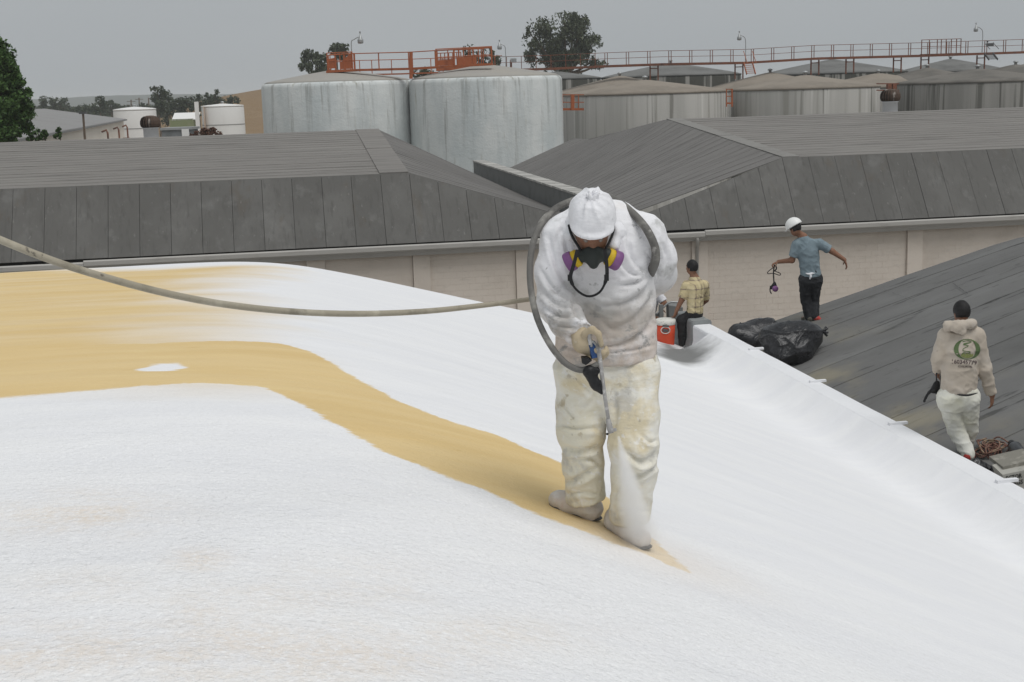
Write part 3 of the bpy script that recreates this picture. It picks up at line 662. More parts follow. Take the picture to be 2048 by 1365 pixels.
# ================================================================== TANKS
def tank(pl, pr, prim, D, rise, label, wallm, roofm, vent=True, zrim=None, group='storage tanks', flare=.03, name='storage_tank', ppx=None, seg=56):
    pc = (pl + pr) / 2; P = hp(pc, prim, D); zr = P[2] if zrim is None else zrim
    R = D * (pr - pl) / 2 / FPX * 1.0 / math.sqrt(1 + ((pr - pl) / 2 / FPX) ** 2)
    t = thing(name, label, 'storage tank', (P[0], P[1], 0), group)
    prof = [(R, 0), (R, zr * .35), (R * 1.003, zr * .7), (R, zr - .3), (R - .04, zr - .12), (R - .13, zr - .02), (R - .3, zr + .03)]
    MB().lathe(t.location, prof, seg).put('shell', wallm, t, True)
    rp_ = ([(R - .02, zr - .12), (R + flare, zr - .1), (R + flare, zr + .02)] if flare > 0 else [(R - .25, zr - .1), (R - .18, zr + .01)]) + [(R * (1 - u), zr + .04 + rise * (u ** .92)) for u in (.08, .2, .4, .6, .8, .93)] + [(.02, zr + rise)]
    V, F = MB().lathe(t.location, rp_, seg).__dict__.values(); V = np.array(V); V[:, 2] += .05 * (fbm(V * .6, 3, int(pl)) - .45) * (V[:, 2] > zr)
    put('roof', V, F, roofm, t, True)
    if vent:
        c = np.array(t.location) + np.array([0, 0, zr + rise - .05])
        MB().lathe(c, [(.13, 0), (.13, .2), (.24, .22), (.2, .32), (.03, .38)], 12).put('vent_cap', m_galv, t, True)
    return t, R, zr
tank(527, 823, 165, 88, .82, 'squat white tank with pale stained shell, left one of the two joined white tanks', m_white_tank, m_wtank_roof, False, flare=-1)
tank(820, 1121, 156, 87, .85, 'large white tank with green and black drip stains beside the catwalk post', m_white_tank, m_wtank_roof, False, flare=-1)
tank(1128, 1452, 186, 100, .95, 'streaked concrete tank with tan roof immediately right of the stained white tank', m_conc_tank, m_tan_roof)
tank(1467, 1753, 176, 101.5, .95, 'streaked concrete tank with tan roof, middle of the front concrete row', m_conc_tank, m_tan_roof)
tank(1797, 2112, 163, 103, .95, 'streaked concrete tank cut by the right edge of the view', m_conc_tank_dark, m_dull_roof)
for (pc, yp, lab) in ((1240, 186, 'tan cone roof of a concrete tank behind the first front concrete tank'), (1540, 179, 'tan roofed concrete tank seen through the gap left of the middle concrete tank'), (1756, 174, 'low tan roofed tank behind the rusted right turbine vent'), (1853, 170, 'tan roofed tank behind the gap before the last concrete tank'), (2030, 163, 'tan roofed tank behind the tank at the right edge')):
    tank(pc - 140, pc + 140, yp, 119, 1.5 if pc != 1756 else 1.2, lab, m_conc_tank, m_tan_roof if pc < 1800 else m_dull_roof)
for (pl, pr, yr, ri, lab) in ((1030, 1200, 158, .75, 'grey domed tank peeping out behind the stained white tank'), (1205, 1478, 152, 1.35, 'dark streaked tank under the catwalk, left of the orange steps'), (1520, 1806, 147, 1.45, 'dark streaked tank under the catwalk, right of the orange steps'), (1795, 2005, 143, 1.3, 'dark streaked tank below the right lamp post'), (2005, 2240, 138, 1.3, 'dark streaked tank behind the far right end of the catwalk')):
    tank(pl, pr, yr, 141, ri, lab, m_dark_tank, m_grey_roof)

# ================================================================== CATWALKS
def rails(t, P, hgt, r, mat, posts, mid=True):
    """handrail set along deck points P"""
    P = np.array(P)
    MB().tube(P + UP * hgt, r, 6).put('top_rail', mat, t)
    if mid: MB().tube(P + UP * hgt * .52, r * .85, 6).put('mid_rail', mat, t)
    L = np.r_[0, np.cumsum(np.linalg.norm(np.diff(P, axis=0), axis=1))]
    pm = None
    for s_ in posts:
        u = s_ * L[-1]; i = min(np.searchsorted(L, u, 'right') - 1, len(P) - 2); q = P[i] + (P[i + 1] - P[i]) * (u - L[i]) / (L[i + 1] - L[i])
        MB().bar(q, q + UP * hgt, r * 2, r * 2).put('post', mat, t)
def deckbeam(t, P, wd, ht, mat, name='deck'):
    mb = MB()
    for i in range(len(P) - 1): mb.bar(np.array(P[i]) - UP * ht / 2, np.array(P[i + 1]) - UP * ht / 2, wd, ht)
    return mb.put(name, mat, t)
# long catwalk above the concrete tanks
pts = [(1000, 139, 117), (1100, 136, 117), (1210, 131, 117), (1322, 127, 117), (1490, 124, 118), (1632, 115.5, 119), (1841, 110, 121), (2075, 102, 123), (2200, 97, 125)]
P = [hp(*p) for p in pts]
cw = thing('catwalk', 'long rusty orange catwalk with double posts running above the concrete tanks', 'catwalk', tuple(P[3]))
deckbeam(cw, P, .9, .2, m_rust)
tot = np.cumsum(np.r_[0, np.linalg.norm(np.diff(np.array(P), axis=0), axis=1)]); Ltot = tot[-1]
ps = []
s_ = tot[2]
while s_ < Ltot: ps += [s_ / Ltot, (s_ + .22) / Ltot]; s_ += 1.88
s_ = .6
while s_ < tot[2]: ps += [s_ / Ltot]; s_ += 1.3
rails(cw, P, 1.07, .026, m_rust, [min(x, .999) for x in ps])
for (x, y, D) in ((1308, 127, 117), (1478, 124, 118), (1630, 116, 119), (1700, 114, 119.5), (1795, 111.5, 120.5), (1850, 110, 121), (1962, 106.5, 122)):
    q = hp(x, y, D); mb = MB()
    mb.bar(q + R0 * -.35 - UP * .2, q + R0 * -.35 - UP * 1.5, .1); mb.bar(q + R0 * .35 - UP * .2, q + R0 * .35 - UP * 1.5, .1); mb.bar(q - R0 * .35 - UP * .45, q + R0 * .35 - UP * .45, .08); mb.put('support_leg', m_rust, cw)
# brackets visible at the right, a tight railed landing
q0, q1 = hp(1842, 110, 119.5), hp(1922, 107.5, 119.5); lp = [q0 + UP * .05, q1 + UP * .05]
land = thing('railed_landing', 'close barred landing standing at the right on the long catwalk', 'landing', tuple(q0)); rails(land, lp, 1.25, .03, m_rust, [.01, .2, .4, .5, .62, .75, .88, .99]); deckbeam(land, lp, .7, .12, m_rust)
# orange platforms on the white tanks and the catwalk joining them
pl = [hp(655, 142, 86.5), hp(715, 138.5, 86), hp(820, 136, 85.5), hp(905, 131, 85), hp(985, 126.5, 84.5)]
c2 = thing('catwalk', 'bright orange catwalk joining the tops of the two white tanks', 'catwalk', tuple(pl[2]))
deckbeam(c2, pl, .5, .14, m_orange); rails(c2, pl, .98, .035, m_orange, [.01, .17, .32, .5, .66, .83, .995], False)
q = hp(822, 158, 84.5); MB().bar(q, hp(822, 104, 84.5), .26, .2).put('main_post', m_orange, c2)
pl = [hp(705, 149, 99), hp(800, 147, 99), hp(870, 144.5, 99), hp(1005, 139, 100)]
c3 = thing('catwalk', 'thin orange catwalk passing low behind the two white tanks', 'catwalk', tuple(pl[1]))
deckbeam(c3, pl, .4, .1, m_orange); rails(c3, pl, 1.0, .03, m_orange, [.05, .13, .26, .40, .52, .60, .66, .8, .95], False)
def lerp(a, b, t): return np.array(a) * (1 - t) + np.array(b) * t
def platform(label, x0, x1, y, D, hgt, slope):
    a, b_ = hp(x0, y, D), hp(x1, y - (x1 - x0) * .05, D); t = thing('tank_platform', label, 'platform', tuple((a + b_) / 2), 'orange platforms on tank tops')
    dpt = FH * 1.5
    MB().prism([a, b_, b_ + dpt, a + dpt], (0, 0, -.3)).put('deck', m_orange, t)
    L = np.linalg.norm(b_ - a)
    pl_ = MB()
    if slope: pl_.prism([b_ + UP * .02, b_ + UP * 1.0, a * .72 + b_ * .28 + UP * .98, a * .7 + b_ * .3 + UP * .9, (a + b_) / 2 + UP * .45, a * .66 + b_ * .34 * 1 + UP * .02][:1] + [b_ + UP * 1.15, lerp(a, b_, .62) + UP * .55, lerp(a, b_, .5) + UP * .5, lerp(a, b_, .5) + UP * .02], FH * .05)
    else: pl_.prism([a + UP * .02, a + UP * .38, lerp(a, b_, .3) + UP * .40, lerp(a, b_, .3) + UP * .02], FH * .05).prism([lerp(a, b_, .38) + UP * .02, lerp(a, b_, .38) + UP * .5, lerp(a, b_, .72) + UP * .62, lerp(a, b_, .72) + UP * .02], FH * .05)
    pl_.put('side_plate', m_orange, t)
    if slope: MB().prism([a + UP * .1, a + UP * .7, lerp(a, b_, .36) + UP * .8, lerp(a, b_, .36) + UP * .1], FH * .04 ).put('side_plate', m_orange, t)
    for e in (a + dpt, ):
        rails(t, [e, e + (b_ - a)], 1.05, .03, m_orange, [.01, .2, .4, .6, .8, .99])
    rails(t, [a, b_], 1.1, .035, m_orange, [.01, .33, .66, .99])
    if not slope:
        for f0, f1, hh in ((.0, .45, .85), (.3, .85, 1.0)): rails(t, [lerp(a, b_, f0) + FH * .6, lerp(a, b_, f1) + FH * .6], hh, .03, m_orange, np.linspace(.02, .98, 7))
    for s in np.linspace(.05, .95, 5):
        qq = a + (b_ - a) * s + FH * .1; MB().bar(qq - UP * .25, qq - UP * .7, .08).put('leg', m_galv, t)
platform('orange plated platform on the left white tank, below the nearest lamp', 655, 706, 141, 87.5, 1, True)
platform('orange plated platform with stepped rails on the drip stained white tank', 872, 985, 133, 88, 1, False)
def steps(label, px, ytop, ybot, D, wpx, mat):
    a, b_ = hp(px, ytop, D), hp(px, ybot, D) - FH * .9; w_ = wpx * D / FPX / 2; t = thing('access_steps', label, 'steps', tuple(b_), 'steps on the tank roofs')
    for s in (-1, 1):
        MB().bar(a + R0 * w_ * s, b_ + R0 * (w_ * s + .1), .06, .16).put('stringer', mat, t)
        MB().tube([a + R0 * w_ * s + UP * .95, a + R0 * w_ * s * 1.0 + UP * .9, b_ + R0 * (w_ * s + .15) + UP * .9], .028, 6).put('handrail', mat, t)
    n = 6
    for i in range(n):
        q = a + (b_ - a) * (i + .5) / n; MB().box(q + R0 * .05, (w_ * 2, .22, .05), np.array([R0, FH, UP])).put('tread', mat, t)
steps('orange steps climbing from a tan tank roof to the catwalk beside a lamp post', 1496, 125, 149, 113, 17, m_orange)
steps('grey steps under the far right lamp post', 1977, 107, 120, 118, 17, m_steel_dark)
def lamp(px, ytop, ybase, D, side, label):
    b_ = hp(px, ybase, D); tp = hp(px, ytop, D); hh = tp[2] - b_[2]; t = thing('lamp_post', label, 'lamp post', tuple(b_), 'lamp posts over the tanks')
    arm = .55 * side
    pts_ = spline([b_, b_ + UP * hh * .8, tp + R0 * arm * .25 - UP * .05 + UP * 0, tp + R0 * arm * .7 + UP * .08, tp + R0 * arm + UP * .08], 16)
    MB().tube(pts_, .035, 6).put('pole', m_galv, t, True)
    e = tp + R0 * arm + UP * .08
    MB().lathe(e - UP * .42, [(.02, .0), (.17, .02), (.2, .12), (.19, .2)], 12).put('lamp_bowl', m_galv, t, True)
    MB().lathe(e - UP * .22, [(.2, 0), (.2, .06), (.1, .18), (.07, .36), (.03, .38), (.03, .5), (.06, .52), (.05, .6)], 12).put('lamp_head', m_galv, t, True)
lamp(704, 78, 112, 88.5, 1, 'galvanised lamp post at the left orange platform, lamp hooked to the right')
lamp(1012, 91, 137, 112, -1, 'galvanised lamp post left of the tall eucalyptus, lamp hooked to the left')
lamp(1491, 73, 124, 118, -1, 'galvanised lamp post beside the orange steps')
lamp(1964, 56, 105, 121, -1, 'galvanised lamp post above the grey steps at the far right')
t = thing('control_box', 'small grey control box on a stand beside the second lamp post', 'control box', tuple(hp(1023, 137, 112)))
MB().bar(hp(1022, 137, 112), hp(1022, 120, 112), .16).put('stand', m_rust, t); MB().box(hp(1027, 121, 111.5), (.5, .2, .3), np.array([R0, FH, UP])).put('box', m_galv, t)
q = hp(1980, 90, 119); t = thing('control_box', 'dark control box fixed to the railing by the far right lamp post', 'control box', tuple(q))
MB().box(q, (.62, .2, .28), np.array([R0, FH, UP])).put('box', m_steel_dark, t); MB().lathe(q + UP * .2 - R0 * .22, [(.05, 0), (.05, .1), (.2, .12), (.02, .2)], 10).put('lamp', m_steel_dark, t)
# low orange brackets between the tanks
def ladder(label, x0, x1, y0, y1, D, bars, post, mt=None):
    mt = mt or m_orange
    a = hp(x0, y1, D); t = thing('orange_bracket', label, 'bracket', tuple(a), 'orange frames between the tanks')
    for yy, th in bars: MB().bar(hp(x0, yy, D), hp(x1, yy, D), .07, th).put('cross_bar', mt, t)
    for px_, th in post: MB().bar(hp(px_, y0, D), hp(px_, y1, D), th, th).put('upright', mt, t)
ladder('orange frame with a thick lower bar beside the stained white tank', 1122, 1168, 189, 221, 92, ((190, .06), (205, .06), (219, .16)), ((1145, .24), (1125, .06), (1157, .06)))
ladder('narrow orange ladder frame in the gap before the middle concrete tank', 1452, 1466, 178, 214, 94, ((179, .06), (193, .06), (207, .12)), ((1464, .1), (1453, .06)))
ladder('orange frame above the right turbine vent', 1753, 1798, 168, 182, 97, ((168, .08), (181, .08)), ((1778, .3), (1788, .3)), m_rust)
# ================================================================== ROOF TURBINES
def turbine(pc, ytop, ybot, D, label, half):
    b_ = hp(pc, ybot, D); s_ = D / FPX; R = half * s_; t = thing('roof_turbine', label, 'roof vent', tuple(b_), 'roof turbine vents')
    hh = (ybot - ytop) * s_; m_ = .47 * hh
    MB().lathe(b_ - UP * .6, [(R * .8, 0), (R * .8, .6 + m_ * .9), (R * .86, .6 + m_ * .92), (R * .86, .6 + m_)], 20).put('base', m_turb_base, t, True)
    n = 20
    for k in range(n):
        a0 = 2 * math.pi * k / n; a1 = a0 + 2 * math.pi / n * .86; mb = MB(); V = []; F = []
        prof = [(.82, 0), (.97, .12), (1.03, .32), (1.0, .6), (.86, .85), (.6, 1.)]
        for (r, z) in prof:
            for a, kk in ((a0, .95), (a1, 1.04)): V.append(b_ + UP * (m_ + z * (hh - m_)) + R * r * kk * (R0 * math.cos(a) + FH * math.sin(a)))
        F = [(2 * i, 2 * i + 1, 2 * i + 3, 2 * i + 2) for i in range(len(prof) - 1)]; put('vane', V, F, m_turb, t)
    MB().lathe(b_ + UP * m_, [(R * .62, hh - m_ - .02), (R * .4, hh - m_ + .02), (.01, hh - m_ + .03)], 20).put('cap', m_turb, t, True)
    MB().lathe(b_ + UP * m_, [(R * .8, 0), (R * .8, (hh - m_) * .9)], 20).put('core', m_dark, t)
turbine(303, 234, 276, 54.6, 'rusty roof turbine on the left warehouse ridge in front of white tanks', 18.5)
turbine(1780, 181, 224, 57.5, 'rusty roof turbine on the right warehouse ridge in the gap between concrete tanks', 18.5)
# ================================================================== FAR LEFT: SHED, TANKS, HUTS
A, B_ = hp(20, 274, 66), hp(247, 242, 143); zE = (A[2] + B_[2]) / 2; A[2] = B_[2] = zE
dA = (B_ - A); LA = np.linalg.norm(dA); dA = dA / LA; nA = np.array([-dA[1], dA[0], 0]); nA = nA if nA[0] < 0 else -nA
shed = thing('metal_shed', 'long cream ribbed metal shed with pale roof beyond the left warehouse', 'shed', tuple(A * [1, 1, 0]))
wid = 16.
V = []; F = []; n = int(LA / .3)
for i in range(n + 1):
    o_ = nA * (.09 if i % 2 else 0); q = A + dA * LA * i / n + o_; V += [(q[0], q[1], 0), (q[0], q[1], zE)]
F = [(2 * i, 2 * i + 2, 2 * i + 3, 2 * i + 1) for i in range(n)]; put('wall', V, F, m_shed_wall, shed)
E1 = B_; E2 = B_ + nA * wid; put('wall', [E1 * [1, 1, 0], E2 * [1, 1, 0], E2, (E1 + E2) / 2 + UP * 1.35, E1], [(0, 1, 2, 3, 4)], m_shed_wall, shed)
ns = 9
for i in range(ns):
    a0, a1 = A + dA * (LA * i / ns + .02), A + dA * (LA * (i + 1) / ns - .02); r0, r1 = a0 + nA * wid / 2 + UP * 1.35, a1 + nA * wid / 2 + UP * 1.35
    MB().prism([a0 - nA * .3 - UP * .02, a1 - nA * .3 - UP * .02, r1, r0], (0, 0, .05)).put('roof_panel', m_shed_roof, shed)
    MB().prism([r0, r1, a1 + nA * wid, a0 + nA * wid], (0, 0, .05)).put('roof_panel', m_shed_roof, shed)
    if i % 2: q = (a0 + a1) / 2 + nA * wid * .18 + UP * .5; MB().prism([q, q + dA * 2.4, q + dA * 2.4 + nA * 1, q + nA * 1], (0, 0, .06)).put('roof_light', m_galv, shed)
MB().bar(A - nA * .34 - UP * .06, B_ - nA * .34 - UP * .06, .1, .14).put('gutter', m_shed_roof, shed)
for f_ in (.62, .78, .93):
    q = A + dA * LA * f_ - nA * .2
    MB().tube([q - UP * .7, q + UP * 0 - UP * .55 - nA * .4, q - nA * .5 - UP * .8, q - nA * .5 - UP * 5], .09, 6).put('pipe', m_rust, shed)
    q = q + dA * 3.; MB().bar(q - UP * 1.9, q - UP * 4.4, .25, .9).put('door', m_rust, shed)
q = A + dA * LA * .55 + nA * wid / 2 + UP * 1.3; MB().lathe(q, [(.25, 0), (.25, .4), (.45, .5), (.3, .8), (.05, .9)], 10).put('roof_vent', m_galv, shed)
def band_tank(pl, pr, y, D, label, rise):
    t, R, zr = tank(pl, pr, y, D, rise, label, m_white_metal, m_white_metal, True, flare=.02, group='white steel tanks in the distance', seg=40)
    for k in (1, 2): MB().lathe(t.location, [(R + .015, zr - 2.3 * k), (R + .035, zr - 2.3 * k), (R + .035, zr - 2.3 * k - .09), (R + .015, zr - 2.3 * k - .09)], 40).put('weld_band', m_shed_roof, t)
    return t, R, zr
band_tank(228, 310, 219, 165, 'white steel tank behind the cream shed and turbine vent', .3)
t, R, zr = band_tank(404, 486, 212, 168, 'white steel tank with a rust stained ladder strip near the brown hill', .25)
q = np.array(t.location) - FH * (R * .78) - R0 * R * .72; MB().bar(q + UP * zr, q, .9, .12).put('rust_strip', m_rust_stain, t)
q = q - R0 * .9; MB().bar(q + UP * (zr + .6), q, .5, .5).put('ladder_cage', m_white_metal, t)
c = hp(369, 238, 215); hut = thing('hut', 'small green hut with a white roof standing among far trees', 'hut', (c[0], c[1], 0)); ax = np.array([R0, FH, UP])
MB().box(hp(369, 246, 215) - UP * 1., (3.9, 4, 3.3), ax).put('wall', M('hut_green', (.22, .25, .13), .9, [((.3, .28, .2), 1, .5, .7, ONE, .7)]), hut)
q = hp(369, 233.5, 213); MB().prism([q - R0 * 2.1 - UP * .55, q + R0 * 2.1 - UP * .55, q + R0 * 2.1 + FH * 2.2 + UP * .5, q - R0 * 2.1 + FH * 2.2 + UP * .5], (0, 0, .1)).put('roof', m_white_metal, hut)
c = hp(360, 263, 92); hut = thing('container', 'low grey site container with a white panel beyond the warehouse ridge', 'container', (c[0], c[1], 0))
MB().box(c - UP * 1.3, (2.0, 2.2, 3.0), ax).put('wall', M('grey_panel', (.2, .21, .215), .8, [((.14, .15, .15), 1, .5, .7, ONE, .7)]), hut); MB().box(hp(360, 257, 92) + UP * .0, (2.2, 2.4, .16), ax).put('roof', m_galv, hut)
MB().box(hp(371, 266, 90.8), (.5, .06, .5), ax).put('white_panel', m_white_metal, hut)
# poles
def pole(px, yt, yb, D, r, label, arms=0, name='utility_pole'):
    b_ = hp(px, yb, D); b_[2] = 0; tp = hp(px, yt, D); t = thing(name, label, 'utility pole', tuple(b_), 'poles on the left')
    MB().tube([b_, tp], [r, r * .75], 8).put('pole', m_trunk, t)
    for k in range(arms): q = tp - UP * (.4 + .9 * k); MB().bar(q - R0 * 1.1, q + R0 * 1.1, .12).put('cross_arm', m_trunk, t)
    return t
t = pole(166, 226, 285, 78, .085, 'single dark pole standing before the cream shed'); q = hp(166, 226, 78); MB().box(q, (.4, .3, .14), ax).put('cap', m_steel_dark, t)
pole(262, 200, 240, 330, .2, 'far utility pole with two cross arms behind the left white tank', 2)
pole(278, 196, 240, 350, .2, 'far utility pole, middle of three behind the left white tank', 1); pole(297, 196, 240, 350, .2, 'bare far pole nearest the tall tree left of the hut')
# ================================================================== TREES
def leaves(blobs, n, size, droop=0., gap=.415):
    w_ = np.array([b_[3] ** 2.2 for b_ in blobs]); w_ /= w_.sum(); C = []
    for (x, y, z, r), f_ in zip(blobs, w_):
        m = max(8, int(n * 1.9 * f_)); d = RNG.normal(size=(m, 3)); d /= np.linalg.norm(d, axis=1)[:, None]; rad = r * RNG.random(m) ** .5
        pc = np.c_[x, y, z] + d * rad[:, None] * np.array([1, 1, .85]); keep = fbm(pc / (r * .55) + 17, 2, 3) > gap
        C.append(pc[keep])
    C = np.vstack(C); size = size * .72; m = len(C); a = RNG.normal(size=(m, 3)); a /= np.linalg.norm(a, axis=1)[:, None]; b_ = np.cross(a, RNG.normal(size=(m, 3))); b_ /= np.linalg.norm(b_, axis=1)[:, None]
    s_ = size * (.6 + .8 * RNG.random(m))[:, None]; a[:, 2] -= droop
    V = np.stack([C - a * s_, C + b_ * s_ * .55, C + a * s_, C - b_ * s_ * .55], 1).reshape(-1, 3); return V, np.arange(4 * m).reshape(m, 4)
def tree(label, D, blobs, n, size, lm, base=None, grp=None, name='tree', trunk_r=.25, dspread=.6, droop=0.):
    """blobs: (px, py, radius px) of the foliage clumps"""
    s_ = D / FPX; B = []
    for (x, y, r) in blobs:
        P = hp(x, y, D) + FH * (random.random() - .5) * 2 * dspread * r * s_ * 1.6; B.append((P[0], P[1], P[2], r * s_ * 1.12))
    cx = np.mean([b_[0] for b_ in B]); cy = np.mean([b_[1] for b_ in B])
    if base is not None: g = hp(base, 260, D); cx, cy = g[0], g[1]
    t = thing(name, label, 'tree', (cx, cy, 0), grp)
    zlow = min(b_[2] - b_[3] * .5 for b_ in B); mb = MB(); zt = max(1., zlow)
    if trunk_r > 0:
        mb.tube([(cx, cy, -.2), (cx + .1, cy, zt * .6), (cx, cy + .1, zt + .3)], [trunk_r, trunk_r * .8, trunk_r * .65], 7)
        for b_ in B: mb.tube(spline([(cx, cy, zt), ((cx + b_[0]) / 2, (cy + b_[1]) / 2, zt * .5 + b_[2] * .5 - .1), (b_[0], b_[1], b_[2] + b_[3] * .4)], 6), np.linspace(trunk_r * .5, trunk_r * .1, 6), 5)
        mb.put('trunk', m_trunk, t)
    V, F = leaves(B, n, size, droop, .33 if n > 15500 else .40); put('crown', V, F, lm, t); return t
tree('large dark green leafy tree at the left edge of the view', 60, [(-55, 120, 60), (-30, 150, 55), (8, 122, 22), (18, 165, 28), (40, 200, 22), (30, 225, 30), (5, 200, 40), (-20, 250, 50), (45, 238, 18), (22, 262, 24), (55, 185, 9), (50, 258, 12), (-70, 200, 70), (28, 140, 12), (-40, 90, 40), (0, 285, 30)], 26000, .15, m_leaf_big, base=-60, trunk_r=.3)
tree('tall eucalyptus with an open rounded crown behind the catwalk', 190, [(1128, 60, 36), (1160, 72, 34), (1150, 50, 26), (1185, 85, 20), (1110, 95, 30), (1145, 105, 34), (1075, 55, 22), (1068, 85, 22), (1085, 70, 20), (1080, 112, 28), (1110, 125, 28), (1165, 115, 26), (1190, 125, 16), (1203, 132, 12), (1060, 112, 14), (1140, 135, 26), (1085, 40, 10), (1195, 78, 9), (1055, 66, 9)], 15000, .27, m_leaf_euc, base=1135, trunk_r=.55, droop=.4)
tree('round eucalyptus at the left end of the orange platform', 185, [(620, 115, 17), (635, 135, 20), (612, 135, 13), (640, 118, 14), (650, 145, 14)], 3600, .26, m_leaf_euc, base=632, droop=.3)
tree('small eucalyptus top rising behind the nearest lamp post', 200, [(672, 97, 12), (690, 98, 11), (682, 108, 13), (664, 103, 8)], 2200, .25, m_leaf_euc, base=680, trunk_r=.3, droop=.3)
tree('eucalyptus top behind the stepped rails of the right orange platform', 205, [(938, 98, 12), (945, 112, 14), (975, 108, 13), (990, 122, 12), (960, 130, 12)], 2400, .27, m_leaf_euc, base=955, trunk_r=.3, droop=.3)
tree('dark bush showing under the thin orange catwalk', 150, [(835, 148, 10), (850, 143, 11), (862, 147, 9)], 900, .2, m_leaf_euc, base=850, name='bush', trunk_r=.12)
tg = 'far trees on the left horizon'
for lab, D, bl, n_, bs in (
    ('tall leaning crowned tree left of the hut', 235, [(318, 182, 13), (328, 190, 12), (312, 195, 11), (325, 208, 14), (308, 178, 7), (318, 222, 15), (335, 200, 8)], 3200, 320),
    ('far tree with a narrow top right of the shed ridge', 300, [(202, 200, 9), (208, 207, 8), (196, 212, 9), (205, 218, 10)], 1200, 203),
    ('far round tree behind the shed roof, left of a group', 330, [(90, 200, 9), (92, 212, 11), (84, 222, 11)], 1200, 89),
    ('far brownish tree in the middle of the group behind the shed', 325, [(102, 202, 9), (106, 214, 11), (100, 224, 10)], 1200, 104),
    ('far dark tree at the right of the group behind the shed', 320, [(117, 203, 9), (122, 213, 10), (115, 224, 11)], 1200, 118),
    ('far slim pointed tree beside the group behind the shed', 335, [(130, 200, 5), (130, 210, 7), (131, 221, 9)], 900, 130),
    ('low broad green tree above the shed ridge', 290, [(165, 218, 11), (178, 214, 12), (190, 218, 11), (178, 224, 14), (155, 222, 9)], 1800, 177),
    ('far low tree by the two armed pole', 330, [(224, 208, 8), (228, 217, 11), (240, 222, 10)], 1000, 226),
    ('far low clump between the bare poles', 340, [(286, 212, 8), (292, 219, 10), (278, 222, 9), (262, 223, 9)], 1000, 284),
    ('dark dense tree between the tall tree and the hut', 240, [(345, 208, 13), (358, 205, 11), (350, 222, 15), (338, 228, 14), (335, 243, 12)], 2200, 348),
    ('dark dense tree directly behind the hut roof', 240, [(375, 205, 14), (385, 200, 9), (372, 219, 15), (390, 215, 12), (392, 235, 11), (360, 228, 11)], 2400, 375),
    ('thin topped tree above the second white tank', 250, [(398, 196, 8), (405, 205, 10), (395, 212, 9)], 1200, 400),
    ('pair of wispy crowns right of the thin topped tree', 255, [(415, 192, 7), (418, 204, 9), (424, 198, 6)], 1100, 417),
    ('tall wispy tree over the middle of the second white tank', 250, [(434, 184, 6), (430, 193, 7), (436, 201, 8), (428, 206, 8)], 1100, 433),
    ('rounded dark tree at the foot of the brown hill', 250, [(452, 200, 10), (466, 198, 9), (474, 201, 7), (458, 209, 9)], 1500, 460)):
    tree(lab, D, bl, n_, D * .00105, m_leaf_far, base=bs, grp=tg, trunk_r=.22)
# the mixed wood that runs along the horizon behind them
bl = []
for x in range(-60, 470, 9): bl.append((x, 221 + 6 * random.random() - .01 * x, 10 + 3 * random.random()))
B = []
for (x, y, r) in bl:
    D = 360 + 60 * random.random(); P_ = hp(x, y, D); B.append((P_[0], P_[1], P_[2], r * D / FPX)); B.append((P_[0], P_[1], P_[2] - 2.0, r * D / FPX * 1.2))
V, F = leaves(B, 26000, .62, 0., .25); put('treeline', V, F, m_leaf_far, kind='stuff')
tree('rust brown bush heaped at the foot of the second white tank', 75, [(395, 268, 7), (410, 264, 9), (425, 263, 9), (438, 268, 7), (384, 272, 5), (415, 272, 10)], 2600, .07, m_leaf_rust, base=412, name='bush', trunk_r=.06)
for x, y, r, lab in ((75, 268, 8, 'small green shrub against the shed wall nearest the large tree'), (88, 268, 7, 'second small green shrub along the shed wall'), (118, 265, 7, 'bushy green shrub left of the single dark pole'), (60, 274, 6, 'low shrub half hidden under the large tree')):
    tree(lab, 64, [(x, y, r), (x + 1, y - r * .9, r * .6), (x - 2, y + r, r)], 900, .075, m_leaf_big, base=x, grp='shrubs by the shed', name='shrub', trunk_r=.04)
# ================================================================== AIR
b = MB(); hz = (600, 900); b.box((0, 1050, 9.5), (3200, 2400, 21)) ; haze_m = bpy.data.materials.new('haze'); haze_m.use_nodes = True; t = haze_m.node_tree; t.nodes.clear()
v = t.nodes.new('ShaderNodeVolumePrincipled'); v.inputs['Density'].default_value = .00034; v.inputs['Color'].default_value = (.93, .96, .98, 1); o_ = t.nodes.new('ShaderNodeOutputMaterial'); t.links.new(v.outputs[0], o_.inputs['Volume'])
haze = b.put('haze', haze_m, kind='stuff')
# ================================================================== PEOPLE: shared builders
m_skin = M('skin', (.23, .115, .07), .55, [((.3, .15, .095), 9, .5, .75, ONE, .5)], [(120, .001, ONE)])
m_hair = M('black_hair', (.012, .011, .011), .6, (), [(140, .004, (1, 1, .4))])
m_eye = M('eye', (.25, .22, .2), .2)
m_redshoe = M('red_shoe', (.42, .05, .04), .6, [((.3, .2, .17), 18, .55, .7, ONE, .6)])
m_shoe = M('dusty_shoe', (.09, .085, .07), .8, [((.4, .38, .3), 14, .52, .68, ONE, .8)])
m_black = M('black_rubber', (.014, .014, .015), .45)
m_purple = M('purple_filter', (.20, .085, .22), .5, [((.33, .17, .34), 12, .5, .75, ONE, .6)])
m_yellow = M('yellow_band', (.62, .42, .02), .5, [((.4, .3, .08), 20, .55, .75, ONE, .5)])
m_white_hat = M('white_hard_hat', (.80, .80, .78), .35, [((.62, .6, .56), 6, .55, .75, ONE, .4)])
def unit(v): v = np.array(v, float); return v / np.linalg.norm(v)
